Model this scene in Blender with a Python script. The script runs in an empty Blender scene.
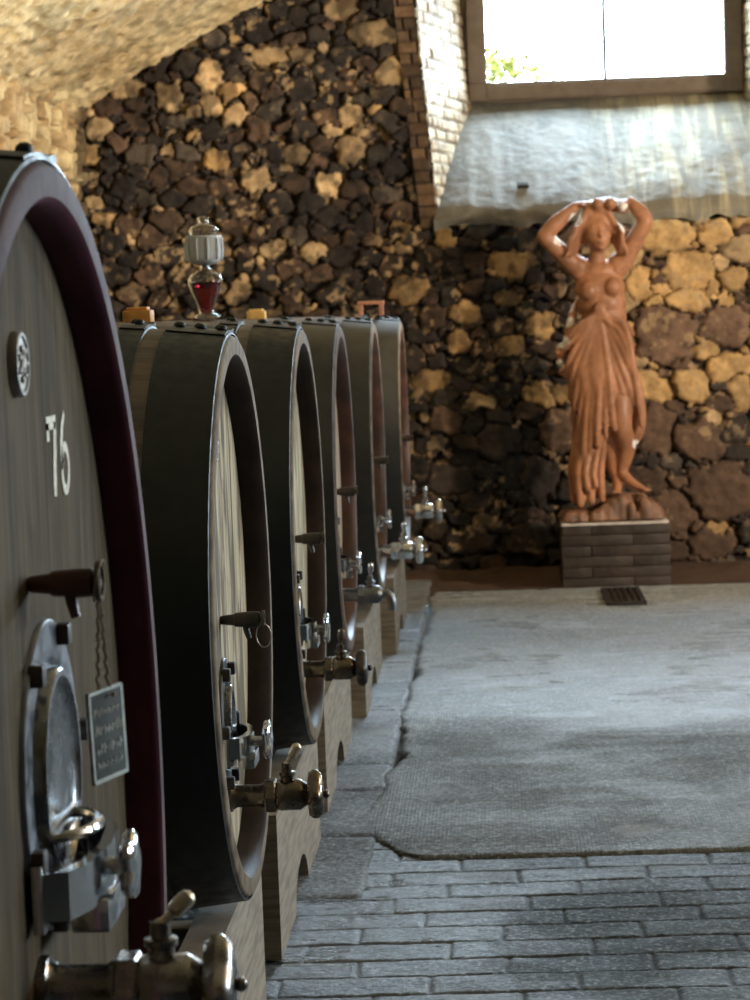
import bpy, bmesh, math, random
import numpy as np
from mathutils import Vector, Matrix, noise as mnoise

C = bpy.context.scene.collection
S = bpy.context.scene
PI = math.pi
random.seed(7)
rng = np.random.default_rng(11)

# ------------------------------------------------------------------ camera
F = 2400.0
ROLL = 0.037
CAM = Vector((0, 0, 1.63))
pitch = math.radians(4.375)
yaw = math.radians(2.9)
fwd = Vector((-math.sin(yaw) * math.cos(pitch), math.cos(yaw) * math.cos(pitch), -math.sin(pitch)))
right0 = Vector((math.cos(yaw), math.sin(yaw), 0))
up0 = right0.cross(fwd)
cr = right0 * math.cos(ROLL) - up0 * math.sin(ROLL)
cu = right0 * math.sin(ROLL) + up0 * math.cos(ROLL)
cam = bpy.data.cameras.new('camera')
camo = bpy.data.objects.new('camera', cam)
C.objects.link(camo)
m = Matrix((cr, cu, -fwd)).transposed().to_4x4()
m.translation = CAM
camo.matrix_world = m
cam.sensor_fit = 'VERTICAL'
cam.sensor_height = 24
cam.sensor_width = 18
cam.lens = F / 1000 * 24
cam.clip_start = 0.05
cam.dof.use_dof = True
cam.dof.focus_distance = 4.8
cam.dof.aperture_fstop = 6.8
S.camera = camo


def U(px, py, Y):
    """the point of the vertical plane y = Y seen at a photo pixel (used to measure the photo)"""
    d = fwd * F + cr * (px - 375) + cu * (500 - py)
    return CAM + d * (Y / d.y)


# ------------------------------------------------------------------ mesh helpers
def link(name, me, mat=None, parent=None, smooth=True, **props):
    o = bpy.data.objects.new(name, me)
    C.objects.link(o)
    if mat is not None:
        for mm in (mat if isinstance(mat, (list, tuple)) else [mat]):
            me.materials.append(mm)
    if parent is not None:
        o.parent = parent
    if smooth:
        me.polygons.foreach_set('use_smooth', [True] * len(me.polygons))
    for k, v in props.items():
        o[k] = v
    return o


def empty(name, loc, label, category, group=None, rz=0):
    o = bpy.data.objects.new(name, None)
    C.objects.link(o)
    o.empty_display_size = 0.1
    o.location = loc
    o.rotation_euler = (0, 0, rz)
    o['label'] = label
    o['category'] = category
    if group:
        o['group'] = group
    return o


class MB:
    """collects shapes of ONE mesh"""
    def __init__(s):
        s.v = []
        s.f = []
        s.mi = []

    def add(s, vs, fs, mi=0):
        b = len(s.v)
        s.v.extend([tuple(p) for p in vs])
        s.f.extend([tuple(b + i for i in f) for f in fs])
        s.mi.extend([mi] * len(fs))
        return s

    def lathe(s, prof, axis='z', n=32, org=(0, 0, 0), sy=1.0, mi=0, closed=False, lobes=None):
        """prof: (along, radius). axis x: along = x, circle in y,z"""
        vs, fs = [], []
        for (a, r) in prof:
            for k in range(n):
                t = 2 * PI * k / n
                rr = r * (1 + (lobes[1] * math.cos(lobes[0] * t) if lobes else 0))
                c, q = rr * math.cos(t), rr * math.sin(t)
                if axis == 'z':
                    p = (c, q, a)
                elif axis == 'x':
                    p = (a, c * sy, q)
                else:
                    p = (c, a, q)
                vs.append((p[0] + org[0], p[1] + org[1], p[2] + org[2]))
        m_ = len(prof)
        for i in range(m_ - 1 + (1 if closed else 0)):
            j = (i + 1) % m_
            for k in range(n):
                k2 = (k + 1) % n
                f = (i * n + k, i * n + k2, j * n + k2, j * n + k)
                fs.append(f if axis != 'y' else f[::-1])
        if not closed:
            if prof[0][1] > 1e-6:
                fs.append(tuple(range(n))[::-1])
            if prof[-1][1] > 1e-6:
                fs.append(tuple((m_ - 1) * n + k for k in range(n)))
        return s.add(vs, fs, mi)

    def tube(s, pts, r, n=10, mi=0, cap=True):
        pts = [Vector(p) for p in pts]
        rs = r if isinstance(r, (list, tuple)) else [r] * len(pts)
        vs, fs = [], []
        prev = None
        for i, p in enumerate(pts):
            t = (pts[min(i + 1, len(pts) - 1)] - pts[max(i - 1, 0)]).normalized()
            if prev is None:
                a = Vector((0, 0, 1)) if abs(t.z) < .9 else Vector((1, 0, 0))
                u = t.cross(a).normalized()
            else:
                u = (prev - t * prev.dot(t)).normalized()
            prev = u
            w = t.cross(u)
            for k in range(n):
                an = 2 * PI * k / n
                vs.append(p + (u * math.cos(an) + w * math.sin(an)) * rs[i])
        for i in range(len(pts) - 1):
            for k in range(n):
                k2 = (k + 1) % n
                fs.append((i * n + k, i * n + k2, (i + 1) * n + k2, (i + 1) * n + k))
        if cap:
            fs.append(tuple(range(n))[::-1])
            fs.append(tuple((len(pts) - 1) * n + k for k in range(n)))
        return s.add(vs, fs, mi)

    def ball(s, c, r, n=14, rot=None, mi=0):
        r = (r, r, r) if isinstance(r, (int, float)) else r
        vs, fs = [], []
        m_ = n // 2 + 1
        for i in range(m_ + 1):
            th = PI * i / m_
            for k in range(n):
                ph = 2 * PI * k / n
                p = Vector((r[0] * math.sin(th) * math.cos(ph), r[1] * math.sin(th) * math.sin(ph), r[2] * math.cos(th)))
                if rot is not None:
                    p = rot @ p
                vs.append(p + Vector(c))
        for i in range(m_):
            for k in range(n):
                k2 = (k + 1) % n
                fs.append((i * n + k, (i + 1) * n + k, (i + 1) * n + k2, i * n + k2))
        return s.add(vs, fs, mi)

    def box(s, lo, hi, b=0.0, mi=0, mat=None):
        x0, y0, z0 = lo
        x1, y1, z1 = hi
        bm = bmesh.new()
        bmesh.ops.create_cube(bm, size=1)
        for v in bm.verts:
            v.co = Vector(((x0 + x1) / 2 + v.co.x * (x1 - x0), (y0 + y1) / 2 + v.co.y * (y1 - y0), (z0 + z1) / 2 + v.co.z * (z1 - z0)))
        if b > 0:
            bmesh.ops.bevel(bm, geom=list(bm.edges), offset=b, segments=2, profile=.6, affect='EDGES')
        bm.verts.index_update()
        vs = [(mat @ v.co if mat else v.co.copy()) for v in bm.verts]
        fs = [tuple(v.index for v in f.verts) for f in bm.faces]
        bm.free()
        return s.add(vs, fs, mi)

    def prism(s, outline, lo, hi, plane='yz', mi=0, b=0):
        """extrude a closed 2D outline between lo and hi along the third axis"""
        n = len(outline)
        vs = []
        for h in (lo, hi):
            for (a, c) in outline:
                vs.append({'yz': (h, a, c), 'xz': (a, h, c), 'xy': (a, c, h)}[plane])
        fs = [tuple(range(n))[::-1], tuple(range(n, 2 * n))]
        for k in range(n):
            k2 = (k + 1) % n
            fs.append((k, k2, n + k2, n + k))
        return s.add(vs, fs, mi)

    def mesh(s, name):
        me = bpy.data.meshes.new(name)
        me.from_pydata(s.v, [], s.f)
        me.validate()
        me.polygons.foreach_set('material_index', s.mi if len(s.mi) == len(me.polygons) else [0] * len(me.polygons))
        return me

    def build(s, name, mat, parent=None, smooth=True, angle=35, recalc=True, **props):
        me = s.mesh(name)
        if recalc:
            bm = bmesh.new()
            bm.from_mesh(me)
            bmesh.ops.recalc_face_normals(bm, faces=bm.faces)
            bm.to_mesh(me)
            bm.free()
        o = link(name, me, mat, parent, smooth, **props)
        if smooth and angle:
            try:
                me.set_sharp_from_angle(angle=math.radians(angle))
            except Exception:
                pass
        return o


def remeshed(mb, name, mat, parent, voxel=.01, smooth=4, factor=.5):
    """one continuous surface out of overlapping shapes"""
    me = mb.mesh(name + '_raw')
    bm = bmesh.new()
    bm.from_mesh(me)
    bmesh.ops.recalc_face_normals(bm, faces=bm.faces)
    bm.to_mesh(me)
    bm.free()
    t = bpy.data.objects.new('temporary', me)
    C.objects.link(t)
    md = t.modifiers.new('r', 'REMESH')
    md.mode = 'VOXEL'
    md.voxel_size = voxel
    sm = t.modifiers.new('s', 'SMOOTH')
    sm.iterations = smooth
    sm.factor = factor
    dg = bpy.context.evaluated_depsgraph_get()
    dg.update()
    me2 = bpy.data.meshes.new_from_object(t.evaluated_get(dg))
    bpy.data.objects.remove(t)
    bpy.data.meshes.remove(me)
    me2.materials.clear()
    return link(name, me2, mat, parent, True)


def heightfield(P, nu, nv, col=None, keep=None, name='surface', flip=False, extra=None):
    """P: (nu*nv,3) numpy points, index i*nv+j; keep: (nu-1,nv-1) bool"""
    i, j = np.meshgrid(np.arange(nu - 1), np.arange(nv - 1), indexing='ij')
    q = np.stack([i * nv + j, (i + 1) * nv + j, (i + 1) * nv + j + 1, i * nv + j + 1], -1)
    if keep is not None:
        q = q[keep]
    q = q.reshape(-1, 4)
    if flip:
        q = q[:, ::-1]
    me = bpy.data.meshes.new(name)
    me.vertices.add(len(P))
    me.vertices.foreach_set('co', P.astype(np.float32).ravel())
    me.loops.add(q.size)
    me.loops.foreach_set('vertex_index', q.astype(np.int32).ravel())
    me.polygons.add(len(q))
    me.polygons.foreach_set('loop_start', np.arange(0, q.size, 4, dtype=np.int32))
    me.polygons.foreach_set('loop_total', np.full(len(q), 4, dtype=np.int32))
    me.update(calc_edges=True)
    me.validate()
    if col is not None:
        at = me.color_attributes.new('Col', 'FLOAT_COLOR', 'POINT')
        c4 = np.ones((len(P), 4), np.float32)
        c4[:, :np.shape(col)[1]] = col
        at.data.foreach_set('color', c4.ravel())
    if keep is not None:
        bm = bmesh.new()
        bm.from_mesh(me)
        bmesh.ops.delete(bm, geom=[v for v in bm.verts if not v.link_faces], context='VERTS')
        bm.to_mesh(me)
        bm.free()
    return me


def hsh(ix, iy, seed):
    h = (ix.astype(np.int64) * 374761393 + iy.astype(np.int64) * 668265263 + seed * 1442695041) & 0x7fffffff
    h = ((h ^ (h >> 13)) * 1274126177) & 0x7fffffff
    h = h ^ (h >> 16)
    return (h & 0xffff) / 65535.0


def vn(x, y, s, seed=0):
    """value noise 0..1"""
    x = x / s
    y = y / s
    ix, iy = np.floor(x), np.floor(y)
    fx, fy = x - ix, y - iy
    fx = fx * fx * (3 - 2 * fx)
    fy = fy * fy * (3 - 2 * fy)
    a, b = hsh(ix, iy, seed), hsh(ix + 1, iy, seed)
    c, d = hsh(ix, iy + 1, seed), hsh(ix + 1, iy + 1, seed)
    return (a * (1 - fx) + b * fx) * (1 - fy) + (c * (1 - fx) + d * fx) * fy


def fbm(x, y, s, seed=0, o=3):
    t, a, w = 0, 1, 0
    for k in range(o):
        t = t + a * vn(x, y, s / 2 ** k, seed + k)
        w += a
        a *= .5
    return t / w


def lin(r, g, b):
    f = lambda c: (c / 255 / 12.92) if c / 255 <= .04045 else ((c / 255 + .055) / 1.055) ** 2.4
    return (f(r), f(g), f(b))


# ------------------------------------------------------------------ materials
class N:
    def __init__(s, name):
        s.m = bpy.data.materials.new(name)
        s.m.use_nodes = True
        s.t = s.m.node_tree
        s.n = s.t.nodes
        s.b = s.n['Principled BSDF']

    def new(s, ty, **kw):
        n = s.n.new(ty)
        for k, v in kw.items():
            setattr(n, k, v)
        return n

    def set(s, inp, v):
        i = s.b.inputs[inp]
        if isinstance(v, bpy.types.NodeSocket):
            s.t.links.new(v, i)
        elif isinstance(v, tuple) and len(v) == 3:
            i.default_value = (*v, 1)
        else:
            i.default_value = v
        return s

    def put(s, sock, v):
        if isinstance(v, bpy.types.NodeSocket):
            s.t.links.new(v, sock)
        elif isinstance(v, tuple) and len(v) == 3 and sock.type == 'RGBA':
            sock.default_value = (*v, 1)
        else:
            sock.default_value = v

    def coord(s, scale=(1, 1, 1), loc=(0, 0, 0)):
        if not hasattr(s, 'tc'):
            s.tc = s.new('ShaderNodeTexCoord')
        mp = s.new('ShaderNodeMapping')
        mp.inputs['Scale'].default_value = scale
        mp.inputs['Location'].default_value = loc
        s.t.links.new(s.tc.outputs['Object'], mp.inputs['Vector'])
        return mp.outputs[0]

    def noise(s, scale=(1, 1, 1), sc=5, detail=3, rough=.55, dist=0, loc=(0, 0, 0)):
        n = s.new('ShaderNodeTexNoise')
        s.t.links.new(s.coord(scale, loc), n.inputs['Vector'])
        n.inputs['Scale'].default_value = sc
        n.inputs['Detail'].default_value = detail
        n.inputs['Roughness'].default_value = rough
        n.inputs['Distortion'].default_value = dist
        return n.outputs['Fac']

    def ramp(s, fac, lo, hi, a=0.0, b=1.0):
        r = s.new('ShaderNodeMapRange')
        r.interpolation_type = 'SMOOTHSTEP'
        s.t.links.new(fac, r.inputs['Value'])
        r.inputs['From Min'].default_value = lo
        r.inputs['From Max'].default_value = hi
        r.inputs['To Min'].default_value = a
        r.inputs['To Max'].default_value = b
        return r.outputs[0]

    def mix(s, fac, a, b, mode='MIX'):
        n = s.new('ShaderNodeMix', data_type='RGBA', blend_type=mode)
        s.put(n.inputs[0], fac)
        s.put(n.inputs[6], a)
        s.put(n.inputs[7], b)
        return n.outputs[2]

    def math(s, op, a, b=0.0):
        n = s.new('ShaderNodeMath', operation=op)
        s.put(n.inputs[0], a)
        s.put(n.inputs[1], b)
        return n.outputs[0]

    def bump(s, h, strength=.5, dist=.01, prev=None):
        n = s.new('ShaderNodeBump')
        n.inputs['Strength'].default_value = strength
        n.inputs['Distance'].default_value = dist
        s.t.links.new(h, n.inputs['Height'])
        if prev is not None:
            s.t.links.new(prev, n.inputs['Normal'])
        s.t.links.new(n.outputs[0], s.b.inputs['Normal'])
        return n.outputs[0]

    def attr(s, name='Col'):
        n = s.new('ShaderNodeAttribute')
        n.attribute_name = name
        return n.outputs['Color']


def metal(name, col, rough=.25, metallic=1.0, var=.3):
    k = N(name)
    f = k.noise(sc=18, detail=4)
    k.set('Base Color', k.mix(k.ramp(f, .35, .7), col, tuple(c * (1 - var) for c in col)))
    k.set('Metallic', metallic)
    k.set('Roughness', k.ramp(k.noise(sc=40, detail=3), .3, .75, rough * .75, rough * 1.5))
    return k.m


def plain(name, col, rough=.6, col2=None, sc=12, bump=.15, bsc=60, scale=(1, 1, 1), spec=.5):
    k = N(name)
    k.set('Specular IOR Level', spec)
    f = k.noise(scale=scale, sc=sc, detail=5)
    k.set('Base Color', k.mix(k.ramp(f, .35, .68), col, col2 or tuple(c * .6 for c in col)))
    k.set('Roughness', rough)
    if bump:
        k.bump(k.noise(scale=scale, sc=bsc, detail=4), bump, .004)
    return k.m


def head_wood(name, light, dark, stain=.5, seed=0, lo=.42, hi=.62):
    """upright boards with grain, seams and water stains"""
    k = N(name)
    grain = k.noise(scale=(1, 22, 1.1), sc=2.2, detail=6, rough=.65, dist=.4, loc=(seed, seed * 3, 0))
    fine = k.noise(scale=(1, 90, 2.5), sc=2.0, detail=4, loc=(0, seed, 0))
    big = k.noise(scale=(1, 6, 1.6), sc=2.0, detail=4, dist=.8, loc=(seed * 2, 0, seed))
    c = k.mix(k.ramp(grain, lo, hi), light, tuple(a * .45 + b * .55 for a, b in zip(light, dark)))
    c = k.mix(k.ramp(big, .44, .58, 0, stain), c, dark)
    c = k.mix(k.ramp(fine, .45, .7, 0, .35), c, dark)
    # board seams every 11 cm
    sx = k.new('ShaderNodeSeparateXYZ')
    k.t.links.new(k.coord(), sx.inputs[0])
    fr = k.math('PINGPONG', k.math('ADD', sx.outputs[1], 5.0 + seed * .03), .055)
    seam = k.ramp(fr, .0, .0022, 1, 0)
    c = k.mix(k.math('MULTIPLY', seam, .7), c, tuple(v * .3 for v in dark))
    k.set('Base Color', c)
    k.set('Specular IOR Level', .12)
    k.set('Roughness', .8)
    b = k.bump(grain, .25, .003)
    k.bump(k.math('SUBTRACT', 1.0, seam), .6, .002, b)
    return k.m


MT = {}
MT['hoop'] = None
k = N('black painted iron')
f = k.noise(scale=(1, 1, 1), sc=7, detail=5)
k.set('Base Color', k.mix(k.ramp(f, .4, .7), (.007, .011, .0105), (.014, .018, .017)))
k.set('Roughness', k.ramp(k.noise(sc=30, detail=4), .3, .7, .42, .6))
k.set('Specular IOR Level', .45)
k.bump(k.noise(sc=25, detail=4), .12, .003)
MT['hoop'] = k.m
MT['hoop_lit'] = plain('lit hoop iron', (.040, .038, .034), .5, (.022, .021, .019), sc=8)  # hoop iron with the window's light painted in, for the farther barrels
MT['stave'] = plain('dark stained oak staves', (.20, .16, .13), .55, (.10, .078, .066), sc=3, bump=.25, bsc=12, scale=(.6, 12, 12))
MT['plum'] = plain('plum painted oak', (.10, .020, .036), .6, (.06, .013, .023), sc=8, spec=.25)
MT['darkwood'] = plain('dark inner oak', (.036, .022, .016), .6, (.018, .011, .009), sc=8, spec=.22)  # darker oak inside the second and third rims
MT['rim_plum'] = plain('plum grey rim', (.11, .07, .07), .75, (.06, .034, .038), sc=14, bump=.2, bsc=30, spec=.2)
MT['door_dark'] = metal('dark door plate', (.10, .105, .11), .35, .9)
MT['redwood'] = plain('reddish brown oak', (.085, .035, .022), .45, (.04, .018, .012), sc=8)
MT['rim_grey'] = plain('worn end grain', (.18, .13, .10), .8, (.10, .078, .065), sc=14, bump=.3, bsc=30, spec=.15)
MT['rim_tan'] = plain('tan end grain', (.25, .20, .145), .8, (.12, .095, .07), sc=16, bump=.3, bsc=30, spec=.15)
MT['bolt'] = metal('dark bolt iron', (.10, .085, .08), .45, .7)
MT['steel'] = metal('brushed steel plate', (.25, .265, .285), .38, 1)
MT['chrome'] = metal('polished chrome', (.62, .64, .66), .14, 1, .1)
MT['lid'] = metal('dull lid steel', (.30, .315, .335), .22, 1, .35)
MT['brass'] = metal('tarnished brass', (.20, .165, .125), .27, 1)
MT['valve_worn'] = metal('worn steel and brass', (.36, .33, .30), .24, 1, .45)
MT['cream_brass'] = metal('worn brass grip', (.62, .54, .40), .35, .8, .15)
MT['tapwood'] = plain('turned reddish tap wood', (.12, .045, .028), .35, (.05, .02, .015), sc=15)
MT['tapdark'] = plain('dark wooden tap', (.06, .045, .032), .4, (.025, .02, .015), sc=20)
MT['number'] = plain('cream number paint', (.82, .78, .6), .6, (.55, .5, .38), sc=60, bump=0)
MT['medal'] = metal('pewter medallion', (.38, .36, .33), .45, .8)
MT['slate'] = plain('slate', (.085, .10, .095), .85, (.05, .06, .057), sc=20)
MT['slate_edge'] = plain('pale slate edge', (.55, .6, .57), .6, (.35, .4, .38), sc=30)
MT['chalk'] = plain('faded chalk', (.8, .83, .8), .9, (.5, .53, .5), sc=50, bump=0)
MT['twine'] = plain('hemp twine', (.32, .25, .17), .9, (.18, .13, .09), sc=90)
MT['wire'] = metal('thin wire', (.5, .45, .38), .4)
MT['cradle'] = plain('pale grey cradle timber', (.34, .285, .215), .7, (.19, .155, .115), sc=5, bump=.3, bsc=25, scale=(1, 1.2, 12))
MT['bung'] = plain('orange beech bung', (.85, .42, .10), .5, (.6, .27, .06), sc=20)
MT['bungy'] = plain('yellow beech bung', (.9, .62, .22), .5, (.75, .45, .12), sc=20)
MT['frame_wood'] = plain('reddish scrap wood', (.33, .15, .08), .6, (.2, .08, .045), sc=16)

# ------------------------------------------------------------------ room shell
WALL_Y = 14.9
XL, XR = -2.53, 5.53
SPR = 2.95
VC = (1.5, -3.15)
VR = math.sqrt(53.45)
YB = -3.0


def vault_z(x):
    return math.sqrt(VR ** 2 - (x - VC[0]) ** 2) + VC[1]


def make_stones(u0, u1, v0, v1, size, fixed=(), seed=1, n_try=14000):
    """dart-thrown rubble stones: arrays cx, cy, a, b, angle"""
    r_ = np.random.default_rng(seed)
    st = [list(s) for s in fixed]
    X = [s[0] for s in st]
    Y = [s[1] for s in st]
    A = [s[2] for s in st]
    B = [s[3] for s in st]
    sizes = np.sort(r_.random(n_try))[::-1]
    for t in sizes:
        x, y = r_.uniform(u0, u1), r_.uniform(v0, v1)
        lo, hi = size(x, y)
        a = lo + (hi - lo) * t ** 2.2
        b = a * r_.uniform(.5, .88)
        ax, by = np.array(A), np.array(B)
        if len(X):
            d = np.hypot((np.array(X) - x) / (ax + a), (np.array(Y) - y) / (by + b))
            if d.min() < .86:
                continue
        X.append(x); Y.append(y); A.append(a); B.append(b)
    n = len(X)
    ang = r_.uniform(-.35, .35, n)
    ang[:len(fixed)] = 0
    return np.array(X), np.array(Y), np.array(A), np.array(B), ang


def rubble(u, v, stones, seed=0, depth=.06):
    """height and stone id and edge metric for points u,v"""
    X, Y, A, B, G = stones
    uw = u + .042 * (fbm(u, v, .08, seed + 5) - .5) * 2
    vw = v + .042 * (fbm(u, v, .08, seed + 9) - .5) * 2
    n = len(u)
    m1 = np.full(n, 9.0)
    m2 = np.full(n, 9.0)
    idx = np.zeros(n, int)
    order = np.argsort(X)
    for s in order:
        c, q = math.cos(G[s]), math.sin(G[s])
        R = max(A[s], B[s]) * 1.6
        w = np.nonzero((np.abs(uw - X[s]) < R) & (np.abs(vw - Y[s]) < R))[0]
        if len(w) == 0:
            continue
        dx, dy = uw[w] - X[s], vw[w] - Y[s]
        e = (np.abs((dx * c + dy * q) / A[s]) ** 2.6 + np.abs((-dx * q + dy * c) / B[s]) ** 2.6) ** (1 / 2.6)
        a = m1[w]
        better = e < a
        m2[w] = np.where(better, a, np.minimum(m2[w], e))
        m1[w] = np.where(better, e, a)
        idx[w[better]] = s
    edge = np.minimum(1.08 - m1, (m2 - m1) * .8)
    e = np.clip(edge / .32, 0, 1)
    bump = hsh(idx.astype(float), idx * 0.0, seed + 3)
    h = np.sqrt(np.clip(e * (2 - e), 0, 1)) * depth * (.5 + .8 * bump)
    h += (fbm(u, v, .05, seed + 20) - .5) * .022 * (.4 + e * .6)
    return h, idx, np.clip(edge / .12, 0, 1)


def stone_mat(name, rough=.85):
    k = N(name)
    c = k.attr()
    f = k.noise(sc=16, detail=6, rough=.65)
    c2 = k.mix(k.ramp(f, .42, .66, 0, .5), c, (.5, .42, .34), 'MULTIPLY')
    k.set('Base Color', c2)
    k.set('Roughness', rough)
    k.bump(k.noise(sc=35, detail=6, rough=.7), .5, .012)
    return k.m


M_rubble = stone_mat('rubble stone')

# ---- far wall
st_size = lambda x, y: (.030, .095) if x < .6 else (.036, .16)
fixed = []
for (px, py, w, h) in [(668, 236, 60, 34), (664, 335, 66, 56), (690, 270, 50, 40), (640, 284, 28, 36), (541, 327, 34, 28), (716, 233, 34, 24),
                       (733, 280, 30, 26), (690, 386, 40, 36), (725, 325, 50, 40), (512, 265, 46, 32), (509, 299, 30, 20), (460, 342, 30, 20),
                       (508, 345, 30, 18), (465, 315, 36, 24), (720, 490, 74, 60), (700, 440, 50, 40), (560, 430, 40, 44), (500, 440, 44, 40),
                       (328, 184, 26, 24), (352, 118, 26, 24), (272, 55, 40, 20), (211, 78, 26, 32), (236, 292, 24, 24), (254, 180, 30, 26),
                       (168, 95, 26, 30), (300, 57, 30, 16), (236, 115, 30, 18), (375, 35, 60, 26), (395, 72, 44, 26), (350, 150, 30, 26),
                       (410, 290, 40, 30), (345, 275, 30, 18), (375, 240, 34, 14), (445, 420, 36, 30), (742, 395, 26, 40), (655, 430, 40, 50),
                       (540, 480, 44, 40), (450, 480, 50, 30), (470, 540, 60, 30), (530, 540, 50, 34), (710, 545, 50, 30), (430, 380, 36, 22)]:
    p = U(px, py, WALL_Y)
    fixed.append((p.x, p.z, w / 161 / 2, h / 161 / 2))
stones = make_stones(XL - .1, 4.2, 0, 4.3, st_size, fixed, seed=4, n_try=42000)
NU, NV = 620, 440
x_a, x_b, z_a, z_b = XL - .05, 3.3, -.02, 4.35
uu, vv = np.meshgrid(np.linspace(x_a, x_b, NU), np.linspace(z_a, z_b, NV), indexing='ij')
u, v = uu.ravel(), vv.ravel()
h, idx, em = rubble(u, v, stones, 3, .075)
X_, Y_, A_, B_, G_ = stones
ns = len(X_)
r1 = rng.random(ns)
r2 = rng.random(ns)
dark, brown, tan, gold = [np.array(lin(*c)) for c in ((58, 49, 44), (108, 85, 68), (212, 182, 138), (212, 174, 118))]
grey = np.array(lin(98, 88, 78))
scol = np.zeros((ns, 3))
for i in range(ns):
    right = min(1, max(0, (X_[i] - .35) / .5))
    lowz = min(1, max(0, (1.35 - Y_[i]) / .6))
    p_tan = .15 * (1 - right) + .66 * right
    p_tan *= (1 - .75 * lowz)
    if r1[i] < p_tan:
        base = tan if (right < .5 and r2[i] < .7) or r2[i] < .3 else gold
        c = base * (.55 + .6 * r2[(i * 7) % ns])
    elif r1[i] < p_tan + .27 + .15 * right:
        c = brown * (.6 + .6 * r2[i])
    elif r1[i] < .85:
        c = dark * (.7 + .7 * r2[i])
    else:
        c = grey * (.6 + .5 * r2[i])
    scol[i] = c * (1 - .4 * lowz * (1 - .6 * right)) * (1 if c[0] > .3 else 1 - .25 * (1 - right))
tans = {0: gold, 1: brown * 1.5, 2: gold, 3: gold, 4: gold, 5: gold, 6: gold * .8, 7: gold * .9, 8: brown * 1.6, 9: gold * .55, 10: gold * .8, 11: gold * .7,
        12: gold * .7, 13: gold * .7, 14: brown * .8, 15: brown, 16: brown, 17: dark, 18: tan * 1.1, 19: tan * .8, 20: tan * .6, 21: tan * 1.1, 22: tan * .5,
        23: tan, 24: tan * .9, 25: tan * .7, 26: tan * .8, 27: tan * .45, 28: tan * .7, 29: tan * .6, 30: gold * .5, 31: dark, 32: brown, 33: brown, 34: gold * .8,
        35: brown, 36: dark, 37: dark, 38: dark, 39: dark, 40: brown * .7, 41: gold * .5}
for i, c in tans.items():
    scol[i] = c
mort = np.array(lin(40, 33, 30))
blot = fbm(u, v, .12, 77)
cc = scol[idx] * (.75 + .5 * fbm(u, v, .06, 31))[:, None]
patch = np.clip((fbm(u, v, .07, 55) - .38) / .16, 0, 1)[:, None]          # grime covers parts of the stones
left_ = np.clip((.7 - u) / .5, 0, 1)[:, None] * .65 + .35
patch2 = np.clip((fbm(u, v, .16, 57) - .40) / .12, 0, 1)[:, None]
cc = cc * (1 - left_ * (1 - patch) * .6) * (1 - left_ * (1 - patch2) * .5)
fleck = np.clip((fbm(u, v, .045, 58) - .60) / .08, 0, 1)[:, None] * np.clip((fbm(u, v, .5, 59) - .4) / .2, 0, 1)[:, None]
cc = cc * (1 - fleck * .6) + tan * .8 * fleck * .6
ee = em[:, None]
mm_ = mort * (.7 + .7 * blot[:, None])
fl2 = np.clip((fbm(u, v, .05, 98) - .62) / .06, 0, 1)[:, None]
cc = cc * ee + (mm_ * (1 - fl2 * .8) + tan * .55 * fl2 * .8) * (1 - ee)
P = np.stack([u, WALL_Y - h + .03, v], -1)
# niche opening (slightly leaning left jamb, ragged sill line)
uc, vc = (uu[:-1, :-1] + uu[1:, 1:]) / 2, (vv[:-1, :-1] + vv[1:, 1:]) / 2


def jamb_x(z):
    return -.31 - .075 * (z - 2.24)


sill_line = 2.235 + .03 * (vn(uc, uc * 0, .18, 9) - .5) * 2 + .012 * (vn(uc, uc * 0, .05, 4) - .5)
keep = ~((uc > jamb_x(vc) + .01) & (uc < 1.98) & (vc > sill_line) & (vc < 4.02))
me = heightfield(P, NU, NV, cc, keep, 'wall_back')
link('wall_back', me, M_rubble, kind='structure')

# rest of the end wall with a second window opening, right of the picture
k = N('plaster wall')
k.set('Base Color', k.mix(k.noise(sc=3, detail=5), (.30, .24, .17), (.16, .125, .09)))
k.set('Roughness', .9)
k.bump(k.noise(sc=12, detail=6), .8, .02)
M_plain = k.m
W2 = (3.35, 4.85, 2.45, 3.35)
mb = MB()
mb.box((3.28, WALL_Y, -.05), (W2[0], WALL_Y + 1.0, 4.4))
mb.box((W2[1], WALL_Y, -.05), (XR + .3, WALL_Y + 1.0, 4.4))
mb.box((W2[0], WALL_Y, -.05), (W2[1], WALL_Y + 1.0, W2[2]))
mb.box((W2[0], WALL_Y, W2[3]), (W2[1], WALL_Y + 1.0, 4.4))
mb.build('wall_back', M_plain, smooth=False, kind='structure')

# ---- niche: brick jambs, sloping sill, soffit
DB = 1.0     # depth of the niche


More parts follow.
